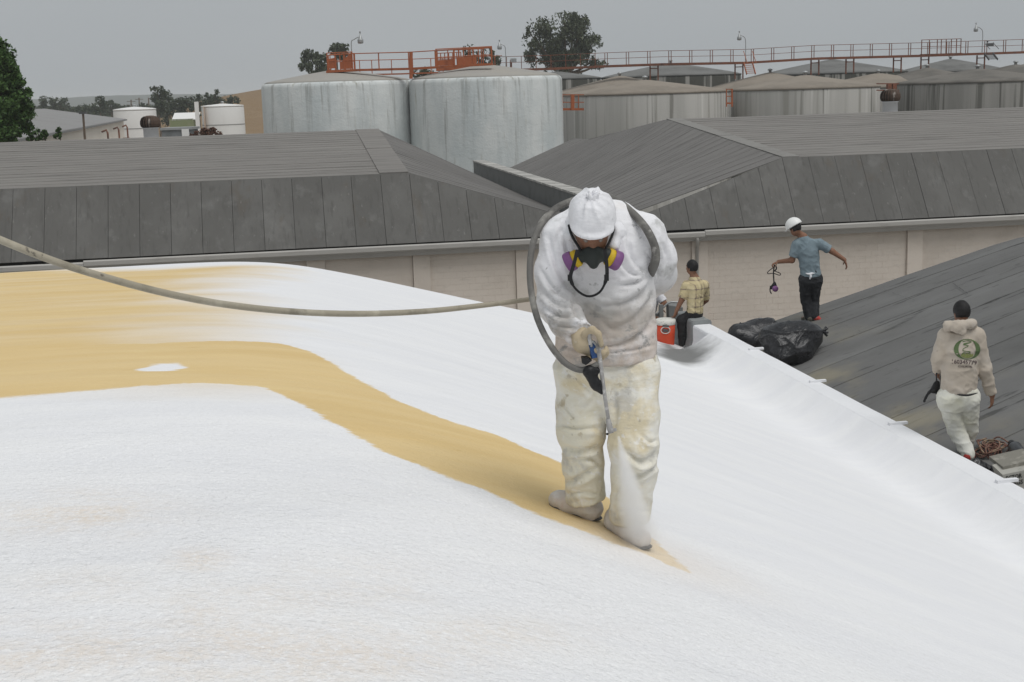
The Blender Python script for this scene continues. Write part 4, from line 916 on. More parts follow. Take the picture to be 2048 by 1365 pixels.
def head(s, c, U, Fc, face=True):
    S = unit(np.cross(Fc, U)); A = np.array([S, Fc, U]); s.ell(c, A, np.array([.076, .097, .108]), .01)
    s.ell(c - U * .07 + Fc * .022, A, np.array([.058, .07, .066]), .035)
    s.cap(c + Fc * .092 - U * .012, c + Fc * .112 - U * .046, .009, .015, .012); s.cap(c + Fc * .092 - S * .03 + U * .02, c + Fc * .092 + S * .03 + U * .02, .012, None, .015)
    for e in (-1, 1): s.ell(c + S * .078 * e - U * .02 - Fc * .005, A, np.array([.011, .022, .034]), .008); s.ball(c + Fc * .099 + S * .031 * e - U * .004, .012, .012, op='-')
    for dz in (-.076, -.088): s.cap(c + Fc * .09 - S * .022 + U * dz, c + Fc * .09 + S * .022 + U * dz, .0075, None, .006)
    return S
def eyes(t, c, U, Fc):
    S = unit(np.cross(Fc, U))
    for e in (-1, 1): MB().lathe(c + Fc * .084 + S * .031 * e - U * .004, [(.001, -.012), (.008, -.009), (.012, 0), (.008, .009), (.001, .012)], 10).put('eye', m_eye, t, True)
def hand(s, W, d, n, curl=.5, side=1, sc=1., fat=1., spread=.0):
    d = unit(d); n = unit(n - d * (n @ d)); tt = np.cross(d, n) * side
    s.ell(W + d * .05 * sc, np.array([d, tt, n]), np.array([.058, .042, .018 * fat]) * sc, .012)
    for i, L in enumerate((.072, .082, .076, .06)):
        p = W + d * .09 * sc + tt * (.032 - .0215 * i) * sc; a = curl * .6; dd = unit(d + tt * spread * (1.5 - i))
        for f_, r in ((.45, .0095), (.31, .0085), (.24, .0078)):
            v = dd * math.cos(a) + n * math.sin(a); q = p + v * L * f_ * sc; s.cap(p, q, r * sc * fat, r * sc * fat * .93, .006); p = q; a += curl
    p = W + d * .028 * sc + tt * .034 * sc; v = unit(d * .62 + tt * .72 + n * .35)
    q = p + v * .05 * sc; s.cap(p - v * .015, q, .014 * sc * fat, .011 * sc * fat, .012); s.cap(q, q + unit(d * .85 + tt * .25 + n * .55) * .034 * sc, .0105 * sc * fat, .009 * sc * fat, .006)
def lerp(a, b, t): return np.array(a) * (1 - t) + np.array(b) * t
def skinmesh(s, name, mat, t, it=2):
    V, Q = s.build(); V = relax(V, Q, it); return put(name, V, Q, mat, t, True)
def wrinkle(V, Q, amp, k, seed):
    """fine sharp crumples, in patches"""
    N = normals(V, Q); P = V - V.mean(0); w_ = P + .06 * np.stack([fbm(P * 8, 2, seed + j) for j in range(3)], 1); D = 0
    for j, ax in enumerate(((.8, .1, .6), (.75, -.1, -.65))):
        a = unit(np.array(ax)); q_ = w_ - np.outer(w_ @ a, a) * .75; r = 1 - np.abs(2 * vnoise(q_ * k * (1 + .5 * j), seed + j) - 1); D = D + (r ** 5 - .16)
    return V + N * (amp * D * np.clip((fbm(P * 4, 2, seed + 7) - .28) * 4, 0, 1.3))[:, None]
def clothmesh(s, name, mat, t, wr=0., **k):
    V, Q = cloth(s, **k)
    if wr: V = wrinkle(V, Q, wr, 9, k.get('seed', 1))
    return put(name, V, Q, mat, t, True)
def shoe(t, heel, toe, ank, mat, r=.046, name='shoe', amp=.002):
    s = Sdf(.008); n = unit(np.cross(toe - heel, R0 + FH * .3)); u = UP * r * .8
    s.cap(heel + u, lerp(heel, toe, .55) + u * 1.05, r, r * 1.02, .03); s.cap(lerp(heel, toe, .55) + u, toe + u * .85, r, r * .82, .03); s.cap(heel + u * 1.2, ank, r * 1.02, r * .98, .03)
    V, Q = cloth(s, amp=amp, scl=(18, 18, 18), fine=.001, it=1); lo = lerp(heel, toe, .5)[2] - .01
    return put(name, V, Q, mat, t, True)
def figure(name, label, cat, J, N, shirt_m, pants_m, sleeve, hat=None, hair=True, group='workers on the roofs', hem=0., seed=1, shoe_m=None, loose=1.0, curlL=.5, curlR=.5, hdL=None, hdR=None, long_sleeve=False, fat=1.):
    """J: joints in the yard (hd, neck, ch, pel, shL elL wrL, shR.., hipL knL anL toeL, ..R); N: way the chest faces; L/R as the camera sees them"""
    base = (J['anL'] + J['anR']) / 2; t = thing(name, label, cat, tuple(base), group)
    U, Fc = J['U'], J['F']; S_ = unit(np.cross(N, UP))
    b = Sdf(.009); head(b, J['hd'], U, Fc); eyes(t, J['hd'], U, Fc)
    b.cap(J['neck'], J['hd'] - U * .06, .06, .052, .02)
    b.cap(J['ch'], J['pel'], .155 * fat, .145 * fat, .05, N, .66); b.cap(J['shL'], J['shR'], .062, None, .05); b.cap(J['neck'] - UP * .02, J['ch'], .075, .11, .05)
    for s in 'LR':
        b.chain([J['sh' + s], J['el' + s], J['wr' + s]], [.058, .048, .034], .025)
        d = J.get('hd' + s + 'dir', unit(J['wr' + s] - J['el' + s])); hand(b, J['wr' + s] + d * .005, d, J.get('pn' + s, N), curlL if s == 'L' else curlR, J.get('side' + s, 1 if s == 'L' else -1))
        b.chain([J['hip' + s], J['kn' + s], J['an' + s]], [.085, .06, .045], .03); b.cap(J['an' + s], J['toe' + s] + UP * .03, .04, .035, .02)
    skinmesh(b, 'body', m_skin, t)
    # shirt
    s = Sdf(.010); L = loose; SR = .070
    s.cap(J['ch'], lerp(J['ch'], J['pel'], .95), .185 * L * fat, .178 * L * fat, .05, N, .70); s.cap(J['shL'], J['shR'], SR * L, None, .06); s.cap(J['neck'] - UP * .035, J['ch'], .088, .13, .05)
    for k in 'LR':
        a, e, w_ = J['sh' + k], J['el' + k], J['wr' + k]
        if sleeve <= 1: end = lerp(a, e, sleeve); s.cap(a, lerp(a, e, min(1.1, sleeve + .15)), .083 * L, .072 * L, .03); s.clipin(end, e - a, end + unit(e - a) * .07, .10)
        else: end = lerp(e, w_, sleeve - 1); s.chain([a, e, lerp(e, w_, min(1., sleeve - 1 + .1))], [.082 * L, .066 * L, .05 * L], .03); s.clipin(end, w_ - e, end + unit(w_ - e) * .05, .075)
    hz_ = J['pel'] + UP * hem; s.clipin(hz_, -UP, hz_ - UP * .25, .34)
    nb = J['neck'] + UP * .012; s.clipin(nb, unit(U + UP), nb + UP * .05, .10)
    sh = clothmesh(s, 'shirt', shirt_m, t, amp=.012, scl=(8, 8, 10), seed=seed, wr=.006)
    # trousers
    s = Sdf(.010); s.cap(J['hipL'], J['hipR'], .115 * L, None, .05, N, .85); s.cap(J['pel'] + UP * .05, J['pel'] - UP * .05, .16 * L * fat, .165 * L * fat, .05, N, .72)
    for k in 'LR': s.chain([J['hip' + k], J['kn' + k], lerp(J['kn' + k], J['an' + k], .93)], [.105 * L, .083 * L, .068 * L], .03)
    clothmesh(s, 'trousers', pants_m, t, amp=.011, scl=(8, 8, 13), seed=seed + 40, wr=.005)
    for k in 'LR': shoe(t, J['an' + k] - UP * .055 - unit(J['toe' + k] - J['an' + k]) * .04, J['toe' + k], J['an' + k], (shoe_m[k == 'R'] if isinstance(shoe_m, tuple) else shoe_m) or m_shoe, .042)
    if hair:
        h_ = Sdf(.008); A = np.array([unit(np.cross(Fc, U)), Fc, U]); h_.ell(J['hd'] + U * .008 - Fc * .008, A, np.array([.090, .107, .118]), 0); h_.clip(J['hd'] + Fc * .045 - U * .005, unit(Fc * .8 - U * .62)); h_.clip(J['hd'] - U * .07, -U)
        clothmesh(h_, 'hair', m_hair, t, amp=.002, scl=(40, 40, 40), fine=.004, it=1)
    return t, sh

# ================================================================== THE SPRAYER
D0 = float((to_roof(1150, 1030) @ FH + to_roof(1255, 1078) @ FH) / 2)
TC = -FH
def q(px, py, off=0.): return hp(px, py, D0 + off)
m_suit = M('white_work_shirt', (.82, .815, .835), .85, [((.87, .87, .89), 2.2, .4, .7, ONE, .7), ((.45, .455, .44), 5.5, .545, .70, (1, 1, 1.3), .75), ((.60, .52, .45), 3.0, .56, .72, ONE, .6), ((.34, .34, .34), 24, .63, .7, ONE, .7), ((.5, .36, .3), 9, .68, .74, ONE, .5)], [(90, .0018, ONE), (14, .006, (1, 1, 2))], extra=chainx(zstain((.36, .35, .325), 1.26, 1.0, 4.0, .37, .56, .9, (1, 1, 1.2)), zstain((.55, .45, .37), 1.15, .88, 2.4, .40, .58, .75), zstain((.27, .27, .26), 1.3, 1.0, 12, .55, .66, .8, (1, 1, 1.4))))
m_cov = M('stained_overtrousers', (.74, .70, .57), .85, [((.82, .805, .75), 2.0, .42, .58, ONE, .85), ((.64, .54, .33), 3.2, .5, .66, (1, 1, 1.3), .75), ((.47, .46, .43), 6, .55, .66, ONE, .6), ((.38, .31, .19), 11, .61, .70, ONE, .6), ((.26, .23, .19), 26, .66, .72, ONE, .5), ((.82, .81, .79), 26, .58, .66, ONE, .6)], [(80, .002, ONE), (11, .009, (1, 1, 2.4))])
m_hood = M('white_hood_cloth', (.80, .80, .825), .85, [((.68, .68, .68), 5, .5, .75, ONE, .6), ((.35, .35, .35), 14, .66, .73, ONE, .8)], [(60, .002, ONE), (16, .006, (1, 1, 2))])
m_glove = M('tan_glove', (.47, .39, .27), .85, [((.33, .28, .2), 16, .5, .7, ONE, .7), ((.68, .66, .6), 22, .58, .7, ONE, .6)], [(90, .0025, ONE)])
m_cover = M('crusted_shoe_cover', (.66, .61, .57), .9, [((.78, .77, .76), 9, .45, .65, ONE, .7), ((.55, .3, .26), 9, .6, .72, ONE, .6)], [(45, .006, ONE)])
m_mask = M('grey_green_mask', (.028, .034, .031), .5, [((.3, .31, .29), 22, .62, .75, ONE, .5)])
man = thing('person', 'person in stained white coverall and respirator spraying coating onto the yellow strip of roof', 'person', tuple((to_roof(1150, 1030) + to_roof(1255, 1078)) / 2), 'workers on the roofs')
U = unit(UP * .80 + TC * .60); Fc = unit(TC * .80 - UP * .60); S = unit(np.cross(Fc, U)); HC = q(1184, 452, -.19)
J = dict(neck=q(1190, 462, -.09), ch=q(1206, 520, -.05), wa=q(1212, 640, .03), pel=q(1214, 720, .03), shL=q(1122, 468, -.03), elL=q(1106, 608, -.10), wrL=q(1160, 668, -.30), shR=q(1292, 470, .0), elR=q(1314, 545, .14), wrR=q(1282, 590, .24),
         hipL=q(1166, 755, .05), knL=q(1163, 880, .03), anL=q(1170, 1000, .10), hipR=q(1264, 755, .0), knR=q(1266, 905, -.08), anR=q(1258, 1042, -.02))
hlL, toL = to_roof(1180, 1036), to_roof(1118, 1015); hlR, toR = to_roof(1234, 1060), to_roof(1282, 1093)
b = Sdf(.008); head(b, HC, U, Fc); eyes(man, HC, U, Fc)
b.cap(J['neck'], HC - U * .05, .062, .055, .02); b.cap(J['ch'], J['pel'], .16, .15, .05, FH, .66); b.cap(J['shL'], J['shR'], .06, None, .05)
for k in 'LR':
    b.chain([J['sh' + k], J['el' + k], J['wr' + k]], [.056, .044, .032], .025); b.chain([J['hip' + k], J['kn' + k], J['an' + k]], [.085, .06, .045], .03)
b.cap(J['anL'], lerp(hlL, toL, .6) + UP * .04, .042, .035, .02); b.cap(J['anR'], lerp(hlR, toR, .6) + UP * .04, .042, .035, .02)
hand(b, J['wrR'], unit(-R0 * .8 - UP * .5 + FH * .2), FH, .5, 1)
b.cap(J['wrL'], q(1166, 695, -.33), .03, .028, .02)
skinmesh(b, 'body', m_skin, man)
# shirt
s = Sdf(.0065)
s.cap(q(1205, 500, -.04), q(1212, 600, .0), .195, .205, .06, FH, .72); s.cap(q(1212, 600, .0), q(1213, 690, .03), .205, .222, .06, FH, .75); s.cap(q(1213, 690, .03), q(1213, 730, .03), .222, .218, .04, FH, .76)
s.cap(q(1135, 470, -.02), q(1280, 470, .0), .092, .096, .07); s.cap(q(1180, 452, -.04), q(1225, 450, -.03), .105, .1, .06)
s.chain([q(1122, 478, -.03), q(1109, 545, -.06), q(1110, 606, -.11)], [.089, .077, .075], .045); s.chain([q(1110, 606, -.11), q(1136, 642, -.21), q(1160, 668, -.30)], [.079, .068, .056], .04)
s.chain([q(1288, 478, .0), q(1308, 515, .06), q(1314, 548, .13)], [.098, .093, .086], .04); s.chain([q(1314, 548, .13), q(1284, 592, .24)], [.082, .055], .03)
s.clipin(q(1159, 667, -.298), J['wrL'] - q(1136, 642, -.21), q(1168, 680, -.33), .07)
hz_ = q(1213, 714, .03); s.clip(hz_, -UP + FH * .06 + R0 * .05)
nb = q(1188, 438, -.15); s.clipin(nb, U, nb + U * .06, .09)
V, Q = cloth(s, amp=.006, scl=(6, 6, 8), seed=12, fine=.004, it=2)
V = creases(V, Q, [(a_, b_ * .8, c_) for a_, b_, c_ in [([(1300, 552), (1270, 566), (1225, 572)], .018, 6), ([(1302, 556), (1285, 585), (1245, 606), (1190, 612)], .024, 8), ([(1304, 560), (1298, 600), (1262, 640), (1225, 655)], .018, 7), ([(1312, 600), (1298, 650), (1250, 685), (1190, 697)], .022, 7),
    ([(1256, 455), (1257, 500), (1272, 530), (1296, 548)], .016, 6), ([(1235, 520), (1262, 548), (1296, 553)], .012, 5), ([(1098, 470), (1112, 530), (1140, 585)], .016, 6), ([(1120, 452), (1135, 500), (1142, 560)], .014, 6), ([(1082, 540), (1108, 580), (1142, 602)], .018, 6),
    ([(1084, 585), (1115, 612), (1150, 618)], .018, 6), ([(1088, 612), (1122, 634), (1164, 634)], .018, 6), ([(1100, 640), (1135, 655), (1172, 648)], .014, 5), ([(1118, 662), (1145, 672), (1168, 662)], .012, 5), ([(1148, 600), (1150, 625), (1172, 650)], .022, 7),
    ([(1120, 690), (1180, 705), (1250, 702), (1310, 690)], .012, 4), ([(1318, 480), (1335, 520), (1330, 560)], .014, 6), ([(1292, 505), (1318, 550), (1312, 575)], .014, 6), ([(1200, 640), (1230, 660), (1270, 650)], .010, 7), ([(1175, 560), (1200, 590), (1235, 600)], .009, 6), ([(1135, 440), (1118, 470), (1110, 500)], .010, 5)]])
V = wrinkle(V, Q, .0045, 15, 4); put('shirt', V, Q, m_suit, man, True)
# bunched hood and collar around the neck
s = Sdf(.008); pts_ = [q(1140, 470, -.16), q(1150, 440, -.10), q(1190, 425, -.03), q(1226, 432, -.08), q(1238, 462, -.14), q(1228, 492, -.18)]
s.chain(pts_, [.028, .035, .045, .04, .032, .022], .02); clothmesh(s, 'hood', m_hood, man, amp=.009, scl=(16, 16, 16), seed=5, it=1)
# hard hat with the hood stretched over it
s = Sdf(.007); A = np.array([S, Fc, U]); s.ell(HC + U * .045 - Fc * .012, A, np.array([.103, .128, .120]), 0); s.clip(HC + U * .045, -U)
s.cap(HC + U * .053 + Fc * .08 - S * .055, HC + U * .053 + Fc * .08 + S * .055, .022, None, .02); s.ell(HC + U * .05 + Fc * .07, A, np.array([.088, .068, .013]), .012)
V, Q = cloth(s, amp=.007, scl=(12, 12, 9), seed=8, it=1, fine=.003); rl = V - HC; hg = rl @ U; th_ = np.arctan2(rl @ Fc + .012, rl @ S); wt = np.clip((hg - .075) / .07, 0, 1)
V = V + normals(V, Q) * ((.010 * wt * ((1 - np.abs(np.sin(4.5 * th_ + 5 * fbm(rl * 9, 2, 4)))) ** 2 - .3)))[:, None]
hat = put('hard_hat', V, Q, m_hood, man, True); hat['label'] = 'white cloth covered hard hat with grey smudges'
mb = MB()
for k in range(7):
    a = k * .9; c_ = HC + U * (.162 + .004 * (k % 2)) - Fc * .01 + S * .016 * math.cos(a) + Fc * .016 * math.sin(a); mb.tube([c_ - U * .02, c_, c_ + U * (.016 + .012 * random.random()) + S * .012 * math.cos(a)], [.016, .011, .004], 6)
mb.put('knot', m_hood, hat, True)
s = Sdf(.007); s.ell(HC + U * .0 - Fc * .03, A, np.array([.09, .095, .11]), 0); s.clip(HC + Fc * .025, Fc - U * .25); s.clip(HC + U * .06, U); clothmesh(s, 'head_cloth', m_hood, man, amp=.006, scl=(18, 18, 18), seed=3, it=1)
# respirator
rs = thing('respirator', '', 'x'); COL.objects.unlink(rs); bpy.data.objects.remove(rs)
MC = HC + Fc * .106 - U * .074
s = Sdf(.006); s.ell(MC, A, np.array([.046, .04, .048]), .01); s.cap(MC - Fc * .005, MC + Fc * .035 - U * .025, .026, .02, .02)
for e in (-1, 1): s.cap(MC + S * e * .02, MC + S * e * .062 - U * .005, .026, .03, .012)
V, Q = s.build(); resp = put('respirator', V, Q, m_mask, man, True); resp['label'] = 'grey half mask respirator with two purple filters'
for e in (-1, 1):
    ax_ = unit(S * e * .86 + Fc * .12 - U * .46); c_ = MC + S * e * .060 - U * .01; a2 = unit(np.cross(ax_, U)); a3 = np.cross(ax_, a2); AX = np.array([a2, a3, ax_])
    MB().lathe(c_, [(.033, 0), (.039, .006), (.039, .026), (.037, .028)], 24, AX).put('yellow_band', m_yellow, resp, True)
    MB().lathe(c_, [(.040, .027), (.0435, .031), (.0445, .058), (.041, .064), (.001, .065)], 24, AX).put('filter', m_purple, resp, True)
st = spline([q(1155, 500, -.32), q(1148, 528, -.31), q(1141, 556, -.30), q(1152, 579, -.30), q(1176, 593, -.30), q(1200, 584, -.30), q(1213, 556, -.30), q(1213, 527, -.31), q(1209, 500, -.32)], 40)
V = []; F = []
for i, p in enumerate(st):
    T_ = unit(st[min(i + 1, 39)] - st[max(i - 1, 0)]); w_ = unit(np.cross(T_, FH)) * (.008 if i < 13 or i > 27 else .005)
    V += [p - w_ - FH * .002, p + w_ - FH * .002, p + w_ + FH * .002, p - w_ + FH * .002]
for i in range(39):
    for k in range(4): F.append((4 * i + k, 4 * i + (k + 1) % 4, 4 * i + 4 + (k + 1) % 4, 4 * i + 4 + k))
put('strap', V, F, m_black, resp)
for px_, py_ in ((1140, 556), (1213, 556)): MB().box(q(px_, py_, -.303), (.02, .012, .026), np.array([R0, FH, UP])).put('buckle', m_black, resp)
for e in (-1, 1): MB().tube(spline([MC + S * e * .05 + U * .02, HC + S * e * .088 - U * .03 + Fc * .03, HC + S * e * .1 - U * .02 - Fc * .03], 8), .006, 6).put('head_band', m_black, resp)
# trousers
s = Sdf(.0065)
s.cap(q(1172, 735, .04), q(1256, 735, .02), .128, .13, .06, FH, .92); s.cap(q(1213, 700, .03), q(1213, 740, .03), .205, .21, .05, FH, .7)
s.chain([q(1163, 752, .05), q(1160, 815, .04), q(1162, 860, .02), q(1168, 925, .05), q(1170, 992, .09)], [.122, .103, .105, .088, .094], .04)
s.chain([q(1264, 752, .0), q(1267, 830, -.05), q(1267, 895, -.09), q(1266, 950, -.06), q(1260, 1030, -.02)], [.126, .112, .106, .098, .098], .04)
s.clipin(q(1169, 1001, .09), -UP + R0 * .12, q(1169, 1030, .09), .16); s.clipin(q(1260, 1042, -.02), -UP, q(1260, 1072, -.02), .16)
V, Q = cloth(s, amp=.006, scl=(5, 5, 6), seed=31, fine=.004, it=2)
V = creases(V, Q, [(a_, b_ * .8, c_) for a_, b_, c_ in [([(1250, 903), (1282, 922), (1312, 908)], .034, 8), ([(1262, 958), (1290, 945), (1314, 928)], .024, 6), ([(1228, 1000), (1240, 975), (1252, 965)], .014, 5), ([(1225, 770), (1232, 830), (1222, 880)], .014, 7), ([(1280, 740), (1292, 800), (1290, 850)], .010, 7),
    ([(1118, 848), (1150, 858), (1203, 856)], .022, 6), ([(1124, 892), (1160, 902), (1204, 892)], .026, 7), ([(1130, 965), (1160, 955), (1196, 932)], .026, 7), ([(1150, 915), (1180, 918), (1206, 935)], .018, 6), ([(1130, 990), (1165, 985), (1200, 990)], .014, 5), ([(1120, 800), (1140, 830), (1150, 845)], .012, 5), ([(1195, 760), (1185, 800), (1150, 820)], .012, 7),
    ([(1130, 740), (1165, 770), (1200, 800)], .012, 7), ([(1225, 1030), (1250, 1020), (1295, 1024)], .014, 5), ([(1280, 870), (1300, 885), (1314, 880)], .014, 5)]])
V = wrinkle(V, Q, .0055, 13, 9); put('trousers', V, Q, m_cov, man, True)
shoe(man, hlL, toL, J['anL'] - UP * .02, m_cover, .056, 'shoe', .006); shoe(man, hlR, toR, J['anR'] - UP * .02, m_cover, .056, 'shoe', .006)
for h_, t__ in ((hlL, toL), (hlR, toR)):
    s = Sdf(.007); d_ = unit(t__ - h_); s.cap(h_ - d_ * .012 + UP * .004, t__ + d_ * .014 + UP * .006, .050, .046, 0, UP, .22); skinmesh(s, 'sole', m_steel_dark, man, 1)  # dark sole; its shape also puts in the contact shade under each shoe
# glove
s = Sdf(.005); dG = unit(-UP * .74 + R0 * .56 + TC * .25); nG = unit(R0 * .75 + FH * .35 + UP * .1)
s.cap(q(1157, 664, -.29), q(1161, 674, -.31), .04, .038, .01); hand(s, q(1160, 672, -.315), dG, nG, .95, -1, 1.08, 1.25); s.ball(q(1164, 690, -.33), .037, .03); s.chain([q(1170, 668, -.36), q(1184, 659, -.38), q(1196, 668, -.39), q(1203, 690, -.40)], [.016, .0145, .013, .0115], .008)
V, Q = cloth(s, amp=.002, scl=(30, 30, 30), fine=.001, it=1); put('glove', V, Q, m_glove, man, True)
# ---------------------------------------------------------------- spray gun
m_gunmetal = M('crusted_gun_metal', (.36, .35, .34), .6, [((.62, .61, .6), 30, .5, .65, ONE, .7), ((.12, .12, .12), 40, .6, .7, ONE, .6)], [(90, .002, ONE)], metal=.2)
m_bluep = M('blue_grip', (.03, .075, .2), .5)
gun = thing('spray_gun', 'long grey spray gun with blue grip and black tape held in the gloved hand', 'spray gun', tuple(q(1190, 700, -.36)))
G = lambda x, y, o=-.375: q(x, y, o)
MB().tube([G(1196, 690), G(1203, 745), G(1212, 810), G(1219, 852)], [.0115, .0095, .008, .008], 10).put('lance', m_gunmetal, gun, True)
MB().tube([G(1216, 838), G(1220, 858), G(1222, 866)], [.010, .0145, .012], 10).put('nozzle', m_gunmetal, gun, True)
MB().box(G(1225, 861), (.036, .014, .012), np.array([unit(R0 * .9 + UP * .2), FH, unit(UP - R0 * .2)])).put('tip_guard', m_gunmetal, gun)
MB().lathe(G(1214.5, 868.5, -.39), [(.001, -.006), (.005, -.003), (.006, 0), (.005, .003), (.001, .006)], 10).put('valve', m_black, gun, True)
MB().tube(spline([G(1196, 700), G(1199, 682), G(1194, 668), G(1183, 664), G(1179, 674), G(1181, 690)], 18), .0085, 8).put('trigger_guard', m_gunmetal, gun, True)
MB().tube(spline([G(1197, 697), G(1189, 686), G(1183, 684), G(1183, 694)], 10), [.006] * 10, 6).put('trigger', m_galv, gun, True)
MB().bar(G(1182, 684, -.36), G(1190, 716, -.365), .026, .03).put('grip', m_bluep, gun)
def tape(P, th):
    m = MB(); m.prism([G(*p, -.39) for p in P], FH * th); return m.put('black_tape', m_black, gun)
tape([(1163, 717), (1175, 716), (1184, 722), (1172, 731), (1164, 727)], .05)
V, Q = (lambda s: (s.cap(G(1178, 744), G(1192, 770), .028, .022, .02), s.cap(G(1192, 770), G(1203, 787), .022, .008, .02), s.cap(G(1180, 740), G(1195, 741), .014, .014, .02))[0].build())(Sdf(.006)); V = V + normals(V, Q) * (.005 * (fbm(V * 60, 2, 2) - .5))[:, None]
put('black_tape', V, Q, m_black, gun, True)
# ---------------------------------------------------------------- hose
m_hose_b = M('beige_crusted_hose', (.36, .325, .255), .85, [((.20, .18, .14), 7, .5, .7, ONE, .7), ((.52, .48, .39), 5, .52, .7, ONE, .7), ((.08, .07, .06), 26, .64, .7, ONE, .7)], [(60, .002, ONE)])
m_hose_d = M('dark_crusted_hose', (.15, .145, .135), .7, [((.34, .33, .3), 9, .5, .7, ONE, .75), ((.05, .05, .048), 6, .52, .68, ONE, .7), ((.55, .53, .5), 20, .62, .7, ONE, .6)], [(60, .002, ONE)])
hose = thing('spray_hose', 'crusted spray hose sagging in from the left and looped round the sprayer', 'hose', tuple(q(1060, 600, .0)))
P = [hp(-200, 395, 3.7), hp(-60, 452, 3.8), hp(0, 480, 3.85), hp(150, 537, 3.95), hp(350, 591, 4.2), hp(520, 618, 4.55), hp(690, 628, 4.95), hp(850, 623, 5.35), hp(1000, 607, 5.8), hp(1070, 598, 6.05), q(1160, 592, .30), q(1240, 585, .32), q(1297, 572, .22)]
MB().tube(spline(P, 110), np.interp(np.linspace(0, 1, 110), [0, .5, .8, 1], [.0118, .0122, .0112, .011]), 10).put('line', m_hose_b, hose, True)
P = [q(1197, 728, -.37), q(1180, 736, -.37), q(1158, 740, -.36), q(1128, 724, -.33), q(1098, 686, -.28), q(1073, 632, -.22), q(1061, 570, -.17), q(1062, 508, -.12), q(1078, 455, -.06), q(1108, 420, .02), q(1150, 400, .09), q(1192, 392, .10), q(1228, 399, .02), q(1262, 424, -.10), q(1291, 456, -.15), q(1309, 492, -.145), q(1311, 520, -.12), q(1303, 543, -.06), q(1297, 560, .06), q(1296, 572, .22)]
MB().tube(spline(P, 140), np.interp(np.linspace(0, 1, 140), [0, .08, .3, .6, .8, .88, 1], [.013, .014, .0145, .0165, .019, .021, .018]), 12).put('loop', m_hose_d, hose, True)
# ---------------------------------------------------------------- spray mist
a_ = q(1237, 873, -.38); e_ = q(1286, 1100, -.13); zA = unit(e_ - a_); xA = unit(np.cross(zA, FH)); yA = np.cross(zA, xA); LM = float(np.linalg.norm(e_ - a_))
mm = bpy.data.materials.new('spray_mist'); mm.use_nodes = True; t_ = mm.node_tree; t_.nodes.clear(); N_ = t_.nodes.new; K_ = t_.links.new
v = N_('ShaderNodeVolumePrincipled'); v.inputs['Color'].default_value = (.995, .995, .995, 1); o_ = N_('ShaderNodeOutputMaterial'); K_(v.outputs[0], o_.inputs['Volume'])
tc_ = N_('ShaderNodeTexCoord'); sx_ = N_('ShaderNodeSeparateXYZ'); K_(tc_.outputs['Object'], sx_.inputs[0])
def mth(op, a, b=None):
    n = N_('ShaderNodeMath'); n.operation = op
    for k, x in enumerate((a, b)):
        if x is None: continue
        if isinstance(x, (int, float)): n.inputs[k].default_value = x
        else: K_(x, n.inputs[k])
    return n.outputs[0]
rad = mth('SQRT', mth('ADD', mth('MULTIPLY', sx_.outputs[0], sx_.outputs[0]), mth('MULTIPLY', sx_.outputs[1], sx_.outputs[1])))
lim = mth('ADD', mth('MULTIPLY', sx_.outputs[2], .185), .008); f_ = mth('MAXIMUM', mth('SUBTRACT', 1., mth('DIVIDE', rad, lim)), 0.)
nz_ = N_('ShaderNodeTexNoise'); nz_.inputs['Scale'].default_value = 14.; nz_.inputs['Detail'].default_value = 3.; mp_ = N_('ShaderNodeMapping'); mp_.inputs['Scale'].default_value = (1, 1, .3); K_(tc_.outputs['Object'], mp_.inputs[0]); K_(mp_.outputs[0], nz_.inputs['Vector'])
dn = mth('MULTIPLY', mth('POWER', f_, 1.6), mth('DIVIDE', 22.0, mth('ADD', sx_.outputs[2], .16))); dn = mth('MULTIPLY', dn, mth('MULTIPLY', nz_.outputs['Fac'], 1.8))
end_ = N_('ShaderNodeMapRange'); end_.inputs[1].default_value = LM; end_.inputs[2].default_value = LM * .82; K_(sx_.outputs[2], end_.inputs[0]); K_(mth('MULTIPLY', dn, end_.outputs[0]), v.inputs['Density'])
V_, F_ = MB().lathe((0, 0, 0), [(.001, 0), (.009, 0), (.009 + .185 * LM, LM), (.001, LM)], 24).__dict__.values()
me_ = mesh('spray_mist', V_, F_); me_.materials.append(mm); mist = bpy.data.objects.new('spray_mist', me_); COL.objects.link(mist); mist['kind'] = 'stuff'
mw_ = Matrix.Identity(4)
for k in range(3): mw_[k][0], mw_[k][1], mw_[k][2], mw_[k][3] = xA[k], yA[k], zA[k], a_[k]
mist.matrix_world = mw_

